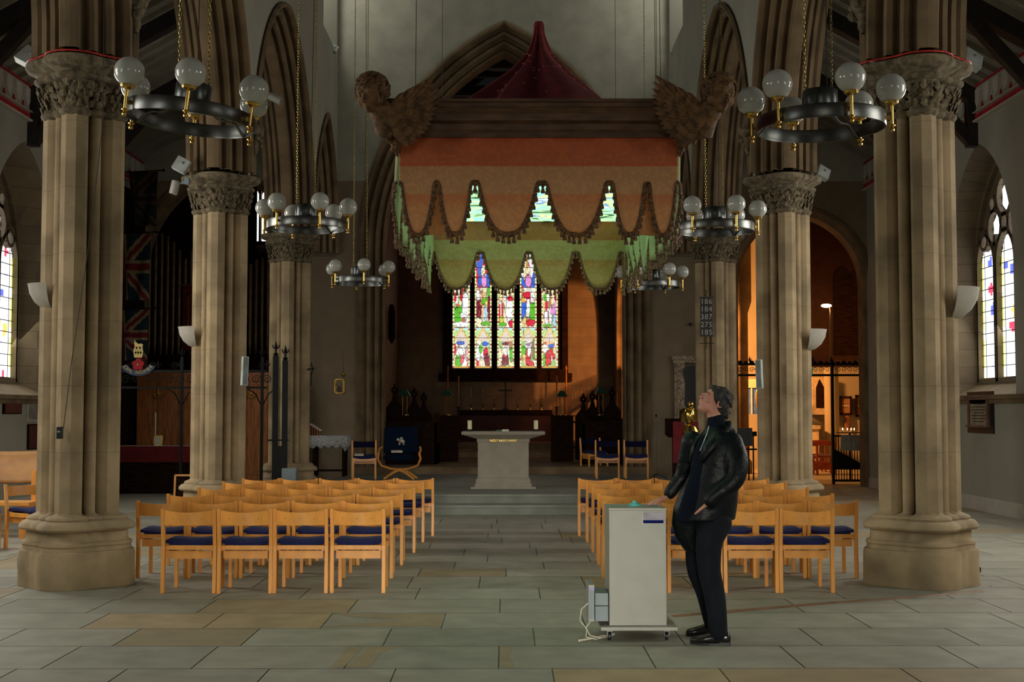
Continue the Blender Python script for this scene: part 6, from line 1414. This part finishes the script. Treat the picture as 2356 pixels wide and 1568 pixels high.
# ================================================================ the man, looking up at the screen
PS = 319.0
def W_(px, py, D=9.40): p = at(px, py, D); return Vector((p.x, D, p.z))
ml = MB()
man = thing('person', 'man in black leather jacket and dark trousers gazing up, hand on the kiosk', 'person', (0,0,0))
def remesh(o, v, sm=3):
    r = o.modifiers.new('remesh', 'REMESH'); r.mode = 'VOXEL'; r.voxel_size = v; r.use_smooth_shade = True
    if sm: s = o.modifiers.new('smooth', 'SMOOTH'); s.factor = .5; s.iterations = sm
    return o
def limb(b, pts, rs, n=14, sub=5):
    """smooth tapered limb through joints, closed with round ends"""
    P = [Vector(p) for p in pts]; out = []; rr = []
    for i in range(len(P)-1):
        p0, p1, p2, p3 = P[max(i-1,0)], P[i], P[i+1], P[min(i+2,len(P)-1)]
        for k in range(sub):
            t = k/sub; out.append(.5*((2*p1)+(p2-p0)*t+(2*p0-5*p1+4*p2-p3)*t*t+(3*p1-p0-3*p2+p3)*t**3)); rr.append(rs[i]+(rs[i+1]-rs[i])*t)
    out.append(P[-1]); rr.append(rs[-1]); b.tube(out, rr, n); b.sph(out[0], rr[0], n, 8); b.sph(out[-1], rr[-1], n, 8)
def loft(b, secs, n=28):
    """secs: (centre, half width vector, half depth vector)"""
    G = []
    for c, w, d in secs:
        c = Vector(c); w = Vector(w); d = Vector(d)
        G.append([c+w*cos(2*pi*k/n)*(1 if True else 1)+d*sin(2*pi*k/n) for k in range(n)])
    vs = [p for r in G for p in r]; fs = [(i*n+k, i*n+(k+1)%n, (i+1)*n+(k+1)%n, (i+1)*n+k) for i in range(len(G)-1) for k in range(n)]+[tuple(range(n))[::-1], tuple((len(G)-1)*n+k for k in range(n))]
    b.add(vs, fs)
FW = Vector((-.90,-.43,0)).normalized(); SD = Vector((-FW.y, FW.x, 0))        # facing; SD = his left = (.43,-.90)
pel = W_(1624, 1178); chest = W_(1643, 1052); nb = W_(1650, 985)
shL = W_(1678, 1018)+SD*.15+Vector((-.05,0,0)); shR = W_(1622, 1016)-SD*.17
# ---- legs / trousers
hipL = W_(1632, 1200)+SD*.08; hipR = W_(1610, 1200)-SD*.08
kneeL = W_(1632, 1312, 9.27); ankL = W_(1653, 1448, 9.20); kneeR = W_(1606, 1308, 9.52); ankR = W_(1640, 1424, 9.58)
tr = MB()
limb(tr, [hipL, kneeL+Vector((0,0,.2)), kneeL, kneeL.lerp(ankL,.45)+Vector((.01,0,0)), ankL-Vector((0,0,.02))], [.118,.098,.083,.077,.066])
limb(tr, [hipR, kneeR+Vector((0,0,.2)), kneeR, kneeR.lerp(ankR,.45)+Vector((.01,0,0)), ankR-Vector((0,0,.02))], [.118,.098,.083,.077,.066])
loft(tr, [(pel-Vector((0,0,.12)), SD*.165, FW*.115), (pel, SD*.17, FW*.125), (pel+Vector((.01,0,.12)), SD*.165, FW*.12)])
o = tr.build('trousers', mat('black_trousers', (.004,.006,.010), .85, var=.2, spec=.2, scale=8, bump=.5, bscale=9), man, fix=False); remesh(o, .014, 4)
# ---- shoes
for ank, ang, zf, nm in ((ankL, -.25, .0, 'near'), (ankR, .1, .0, 'far')):
    b = MB(); dv = Vector((-cos(ang), -sin(ang)*1.0, 0)).normalized(); sd = Vector((-dv.y, dv.x, 0)); base = Vector((ank.x, ank.y, 0))
    secs = []
    for t_, w, h, zc in ((-.085,.022,.025,.045),(-.07,.036,.045,.05),(-.02,.040,.052,.055),(.04,.042,.044,.048),(.10,.048,.034,.038),(.15,.047,.028,.032),(.185,.036,.022,.028),(.20,.015,.012,.024)):
        secs.append((base+dv*t_+Vector((0,0,zc)), sd*w, Vector((0,0,h))))
    loft(b, secs, 16); b.tube([base+Vector((0,0,.06)), base+Vector((0,0,.13))], [.046,.045], 14)
    o = b.build('shoe', mat('black_leather_shoe_'+nm, (.012,.009,.008), .22, var=.1), man, fix=False); remesh(o, .009, 3)
    b = MB(); out = []
    for k in range(20):
        a = 2*pi*k/20; x = cos(a)*.142; w = .050 if x > 0 else .040; out.append(base+dv*(x+.058)+sd*(sin(a)*w))
    b.poly([(p.x, p.y) for p in out], lambda x, y: (x, y, 0.001), lambda x, y: (x, y, .016)); b.poly([(p.x, p.y) for p in [base+dv*x+sd*y for x, y in ((-.08,-.036),(-.01,-.038),(-.01,.038),(-.08,.036))]], lambda x, y: (x, y, .001), lambda x, y: (x, y, .026)); b.build('sole', M['black'], o)
# ---- jacket
up = Vector((0,0,1)); jk = MB()
lean = (nb-pel)
def c_at(t): return pel+lean*t
loft(jk, [(c_at(-.09)+Vector((.01,0,0)), SD*.185, FW*.215), (c_at(.1)+Vector((.02,0,0)), SD*.19, FW*.20), (c_at(.3)+Vector((.025,0,0)), SD*.185, FW*.185), (c_at(.5)+Vector((.03,0,0)), SD*.19, FW*.175), (c_at(.66)+Vector((.025,0,0)), SD*.20, FW*.165), (c_at(.80)+Vector((.02,0,0)), SD*.205, FW*.145), (c_at(.90)+Vector((.01,0,0)), SD*.18, FW*.115), (c_at(.97), SD*.11, FW*.088), (c_at(1.04), SD*.078, FW*.076)])
# flared skirts of the open jacket: long front flap and back hem
for (a0, a1, a2) in (((1590,1120,9.30),(1578,1195,9.25),(1590,1262,9.25)), ((1575,1130,9.55),(1562,1190,9.55),(1572,1250,9.52)), ((1690,1090,9.34),(1692,1150,9.34),(1688,1188,9.34))):
    pass
loft(jk, [(W_(1632,1060,9.40), SD*.10, FW*.09), (W_(1618,1100,9.40), SD*.12, FW*.11), (W_(1601,1135,9.40), SD*.13, FW*.12), (W_(1588,1170,9.41), SD*.13, FW*.12), (W_(1580,1205,9.42), SD*.12, FW*.105), (W_(1581,1238,9.42), SD*.09, FW*.08), (W_(1592,1268,9.42), SD*.06, FW*.045)])
elL = W_(1690, 1104, 9.16); wrL = W_(1634, 1150, 9.17); elR = W_(1572, 1092, 9.62); wrR = W_(1541, 1134, 9.62)
limb(jk, [shL+Vector((-.02,.03,.0)), shL.lerp(elL,.5)+Vector((.02,0,0)), elL, elL.lerp(wrL,.55), wrL], [.085,.080,.068,.058,.050])
limb(jk, [shR, shR.lerp(elR,.5), elR, elR.lerp(wrR,.5), wrR], [.080,.070,.062,.053,.047])
def leather():
    m, t, b, N, L = nt('black_leather'); b.inputs['Base Color'].default_value = (.002,.004,.005,1); b.inputs['Roughness'].default_value = .45; b.inputs['Specular IOR Level'].default_value = .2
    tc = N.new('ShaderNodeTexCoord'); n1 = N.new('ShaderNodeTexNoise'); n1.inputs['Scale'].default_value = 6; n1.inputs['Detail'].default_value = 3; n1.inputs['Distortion'].default_value = 1.2; L.new(tc.outputs['Object'], n1.inputs['Vector'])
    n2 = N.new('ShaderNodeTexNoise'); n2.inputs['Scale'].default_value = 26; n2.inputs['Detail'].default_value = 2; L.new(tc.outputs['Object'], n2.inputs['Vector'])
    a_ = N.new('ShaderNodeMath'); a_.operation = 'MULTIPLY_ADD'; a_.inputs[1].default_value = .3; L.new(n2.outputs['Fac'], a_.inputs[0]); L.new(n1.outputs['Fac'], a_.inputs[2])
    bp = N.new('ShaderNodeBump'); bp.inputs['Strength'].default_value = .45; bp.inputs['Distance'].default_value = .03; L.new(a_.outputs[0], bp.inputs['Height']); L.new(bp.outputs[0], b.inputs['Normal'])
    return m
M['leather'] = leather()
jo = jk.build('leather_jacket', M['leather'], man, fix=False); remesh(jo, .013, 4)
fl_ = MB(); loft(fl_, [(c_at(.93)+FW*.045, SD*.05, FW*.07), (c_at(.84)+FW*.05+Vector((.02,0,0)), SD*.085, FW*.115), (c_at(.66)+FW*.055+Vector((.025,0,0)), SD*.095, FW*.14), (c_at(.45)+FW*.055+Vector((.03,0,0)), SD*.10, FW*.15), (c_at(.25)+FW*.06+Vector((.025,0,0)), SD*.11, FW*.165), (c_at(.05)+FW*.06+Vector((.02,0,0)), SD*.12, FW*.185), (c_at(-.1)+FW*.05, SD*.12, FW*.18)]); o = fl_.build('jumper_front', mat('navy_jumper_front', (.003,.005,.012), .95, spec=.12), man, fix=False); remesh(o, .012, 4)
# collar and lapels
b = MB()
def frontpt(t, s, o): return c_at(t)+Vector((.015,0,0))+FW*o+SD*s
for s in (1, -1):
    G = [[frontpt(1.04, s*.075, .03), frontpt(1.02, s*.10, -.02), frontpt(.93, s*.13, .0)],
         [frontpt(.97, s*.060, .085), frontpt(.93, s*.10, .075), frontpt(.86, s*.14, .07)],
         [frontpt(.82, s*.055, .150), frontpt(.80, s*.095, .142), frontpt(.75, s*.135, .128)],
         [frontpt(.60, s*.050, .172), frontpt(.60, s*.07, .170), frontpt(.62, s*.085, .160)]]
    b.grid(G)
b.grid([[frontpt(1.05, .075, .03), frontpt(1.08, .05, -.05), frontpt(1.09, 0, -.08), frontpt(1.08, -.05, -.05), frontpt(1.05, -.075, .03)], [frontpt(.95, .12, .0), frontpt(.96, .10, -.07), frontpt(.95, 0, -.115), frontpt(.96, -.10, -.07), frontpt(.95, -.12, .0)]])
b.build('collar', M['leather'], jo, smooth=2, solid=.012)
# dark jumper with pale zip showing between the lapels, high neck
jm = mat('navy_jumper', (.003,.005,.012), .9, var=.1, spec=.15)
b = MB(); G = []
for t_, w, o_ in ((1.05,.050,.080),(.97,.060,.098),(.85,.070,.142),(.70,.072,.168),(.45,.066,.192),(.25,.07,.222),(.0,.07,.262)): G.append([frontpt(t_, w*u, o_+.008-abs(u)*.012) for u in (-1,-.5,0,.5,1)])

nk = MB(); limb(nk, [c_at(.98)+FW*.01, c_at(1.10)+FW*.018], [.072,.066]); b_ = nk.build('roll_neck', jm, man, smooth=2, fix=False); remesh(b_, .01, 2)
b = MB(); b.tube([frontpt(1.03,.012,.100), frontpt(.93,.03,.122), frontpt(.84,.045,.150), frontpt(.74,.05,.174)], .0035, 6); b.build('zip', mat('zip_steel', (.5,.55,.6), .3, .8), man)
# ---- body: one continuous skin surface: head, neck, forearms and hands, trunk below the clothes
bd = MB(); hc = W_(1640, 926, 9.40)
LK = (Vector((-.83,-.30,.50))).normalized()      # where the face points
RX = LK.cross(up).normalized(); UX = RX.cross(LK).normalized()                                   # RX = his right, UX = crown
def q(a, f, u): return hc+RX*a+LK*f+UX*u
def hs(a, f, u, r, n=16, m=12):
    """ellipsoid in head axes"""
    mt = Matrix((RX, LK, UX)).transposed(); vs = []; c = q(a, f, u)
    r = (r, r, r) if isinstance(r, float) else r
    for i in range(m+1):
        th = pi*i/m
        for k in range(n): vs.append(c+mt @ Vector((r[0]*sin(th)*cos(2*pi*k/n), r[1]*sin(th)*sin(2*pi*k/n), r[2]*cos(th))))
    bd_.add(vs, [(i*n+k, (i+1)*n+k, (i+1)*n+(k+1)%n, i*n+(k+1)%n) for i in range(m) for k in range(n)])
bd_ = bd
hs(0,-.012,.035,(.074,.092,.082)); hs(0,.030,.005,(.062,.060,.075)); hs(0,.038,-.045,(.050,.052,.050)); hs(0,.052,-.078,(.030,.036,.024)); hs(0,.070,-.085,(.018,.018,.015))   # cranium, face, jaw, chin
hs(.045,-.005,-.045,(.020,.045,.040)); hs(-.045,-.005,-.045,(.020,.045,.040))                                                            # jaw angles
for s in (-1, 1): hs(s*.036,.066,-.018,(.022,.020,.020)); hs(s*.030,.082,.026,(.024,.012,.009))                                          # cheek bones, brows
hs(0,.082,.030,(.012,.012,.012)); hs(0,.092,.010,(.009,.014,.026)); hs(0,.104,-.010,(.011,.014,.012)); hs(0,.110,-.014,(.009,.010,.008)) # nose bridge to tip
for s in (-1, 1): hs(s*.011,.100,-.017,(.007,.009,.006))
hs(0,.086,-.040,(.024,.012,.0065)); hs(0,.084,-.051,(.021,.012,.0075))                                                                      # lips
for s in (-1, 1):                                                                                                                        # ears
    pts = [q(s*(.077+.006*sin(k/11*pi)), -.012-.020*sin(k/11*2*pi*.82+.4)-.006, .002+.029*cos(k/11*2*pi*.82+.4)) for k in range(12)]; bd.tube(pts, .0055, 7); hs(s*.076,-.010,-.022,(.007,.010,.010)); hs(s*.072,-.016,.0,(.006,.016,.024))
limb(bd, [c_at(.80), c_at(.98), c_at(1.10)+FW*.02, hc-UX*.03-LK*.02], [.09,.062,.057,.055])
loft(bd, [(pel, SD*.13, FW*.08), (c_at(.3), SD*.12, FW*.08), (c_at(.6), SD*.14, FW*.09), (c_at(.85), SD*.13, FW*.07), (c_at(.93), SD*.07, FW*.06)])
for sh, el, wr in ((shL, elL, wrL), (shR, elR, wrR)): limb(bd, [c_at(.76), sh, el, wr], [.035,.035,.032,.027])
for hp, kn, an in ((hipL, kneeL, ankL), (hipR, kneeR, ankR)): limb(bd, [hp, kn, an], [.075,.050,.032])
def hand(wr, palm_dir, flat_n, fingers, scale=1.0, thumb=None):
    """palm slab, five separate tapering fingers"""
    P = Vector(palm_dir).normalized(); Nn = Vector(flat_n).normalized(); S = P.cross(Nn).normalized(); Nn = S.cross(P).normalized()
    for k, off in enumerate((-.027,-.009,.009,.027)):
        L_ = (.062,.074,.069,.052)[k]*scale; c1, c2 = fingers[k]; b0 = wr+P*.030+S*off*.55; b1 = wr+P*(.088-.004*abs(k-1.3))*scale+S*off
        limb(bd, [wr+P*.0+S*off*.4, b0+P*.02, b1], [.017,.016,.0125], 8, 2)
        d1 = (P+Nn*c1+S*off*3.5).normalized(); d2 = (P+Nn*c2+S*off*3.0).normalized(); m1 = b1+d1*L_*.45; m2 = m1+d2*L_*.32; e_ = m2+(d2+Nn*(c2-c1)*.5).normalized()*L_*.25
        limb(bd, [b1, m1, m2, e_], [.0105,.0092,.0085,.0072], 8, 3)
    t0 = wr+P*.022-S*.022; td = thumb if thumb else (P*.7-S*.75+Nn*.1)
    td = Vector(td).normalized(); limb(bd, [t0, t0+td*.035, t0+td*.062+P*.004, t0+td*.085+P*.012], [.014,.0115,.0100,.0082], 8, 3)
tipR = at(1508, 1159, 9.60); kR = Vector((1.10, 9.60, .975))
wR = wrR+(wrR-elR).normalized()*.035
hand(wR, Vector((kR.x-wR.x, -.035, (kR.z-wR.z)*1.0)).normalized(), Vector((.3,.0,-1)), [(-.02,.15),(.0,.18),(.05,.22),(.12,.35)], 1.0, Vector((-.35,-.62,-.58)))
wL_ = wrL+(wrL-elL).normalized()*.01
hand(wL_+Vector((.0,.03,-.01)), Vector((-.25,.85,-.6)), Vector((-.6,.5,.4)), [(.5,1.2)]*4, .9)
skin = nt('skin'); sm_, st_, sb_, sN, sL = skin; sb_.inputs['Base Color'].default_value = (.46,.21,.15,1); sb_.inputs['Roughness'].default_value = .5; sb_.inputs['Subsurface Weight'].default_value = .12; sb_.inputs['Subsurface Radius'].default_value = (.012,.004,.002)
bo = bd.build('body_skin', sm_, man, fix=False); remesh(bo, .0042, 3)
# eyes, brows, lips colour
for s in (-1, 1):
    bd_ = MB(); hs(s*.031,.0775,.0165,(.0155,.0125,.0055)); hs(s*.031,.0765,.0015,(.0150,.0115,.0050)); bd_.build('eyelid', sm_, man, smooth=2)
    bd_ = MB(); hs(s*.031,.0750,.009,(.0125,.0115,.0100)); eb = bd_.build('eye', mat('eye_white_%d' % s, (.5,.5,.5), .15), man, smooth=2)
    bd_ = MB(); hs(s*.031,.0852,.0095,(.0050,.0022,.0045)); bd_.build('iris', mat('iris_%d' % s, (.02,.03,.035), .1), eb, smooth=2)
    bd_ = MB()
    bd_.tube([q(s*(.012+.0045*k), .0925-.0010*k*k*.35, .0335+.004*sin(k/7*pi)) for k in range(9)], [.002,.0035,.004,.004,.0038,.0035,.003,.002,.001], 6)
    bd_.build('eyebrow', mat('brow_hair_%d' % s, (.02,.012,.008), .8), man, smooth=2)
# hair: cap of overlapping locks
hm = mat('dark_hair', (.014,.009,.006), .65, var=.4, scale=20, stretch=(1,1,1), bump=.4)
bd_ = MB(); hs(0,-.026,.048,(.088,.098,.088)); hs(0,-.060,.0,(.082,.068,.085)); hs(0,-.075,-.045,(.062,.045,.055)); hs(0,.035,.095,(.055,.040,.026)); rnd = random.Random(12)
for s in (-1, 1): hs(s*.070,.012,.035,(.018,.028,.038)); hs(s*.074,-.030,.01,(.016,.03,.04))
for k in range(330):
    a = rnd.uniform(0, 2*pi); el = rnd.uniform(-.75,1.55); d = Vector((cos(a)*cos(el), sin(a)*cos(el), sin(el)))
    if d.y > .25 and d.z < .62: continue
    if abs(d.x) > .75 and d.y > -.25 and d.z < .15: continue
    c = Vector((d.x*.086, d.y*.094-.028, d.z*.088+.045)); 
    if d.z < 0: c = Vector((d.x*.074, d.y*.080-.055, d.z*.10+.0))
    t1 = Vector((rnd.uniform(-.5,.5), -.7, -.5 if d.z < .5 else rnd.uniform(-.2,.4))); L_ = rnd.uniform(.022,.036)
    P = [q(*(c-d*.004+t1*L_*u+d*.006*sin(u*pi*.7+.3))) for u in (-.5,0,.5,1)]; bd_.tube(P, [.006,.010,.008,.003], 6)
ho = bd_.build('hair', hm, man, fix=False); remesh(ho, .0048, 1)
# ---------------------------------------------------------------- last: make sure names carry no numbering words
bpy.context.view_layer.update()
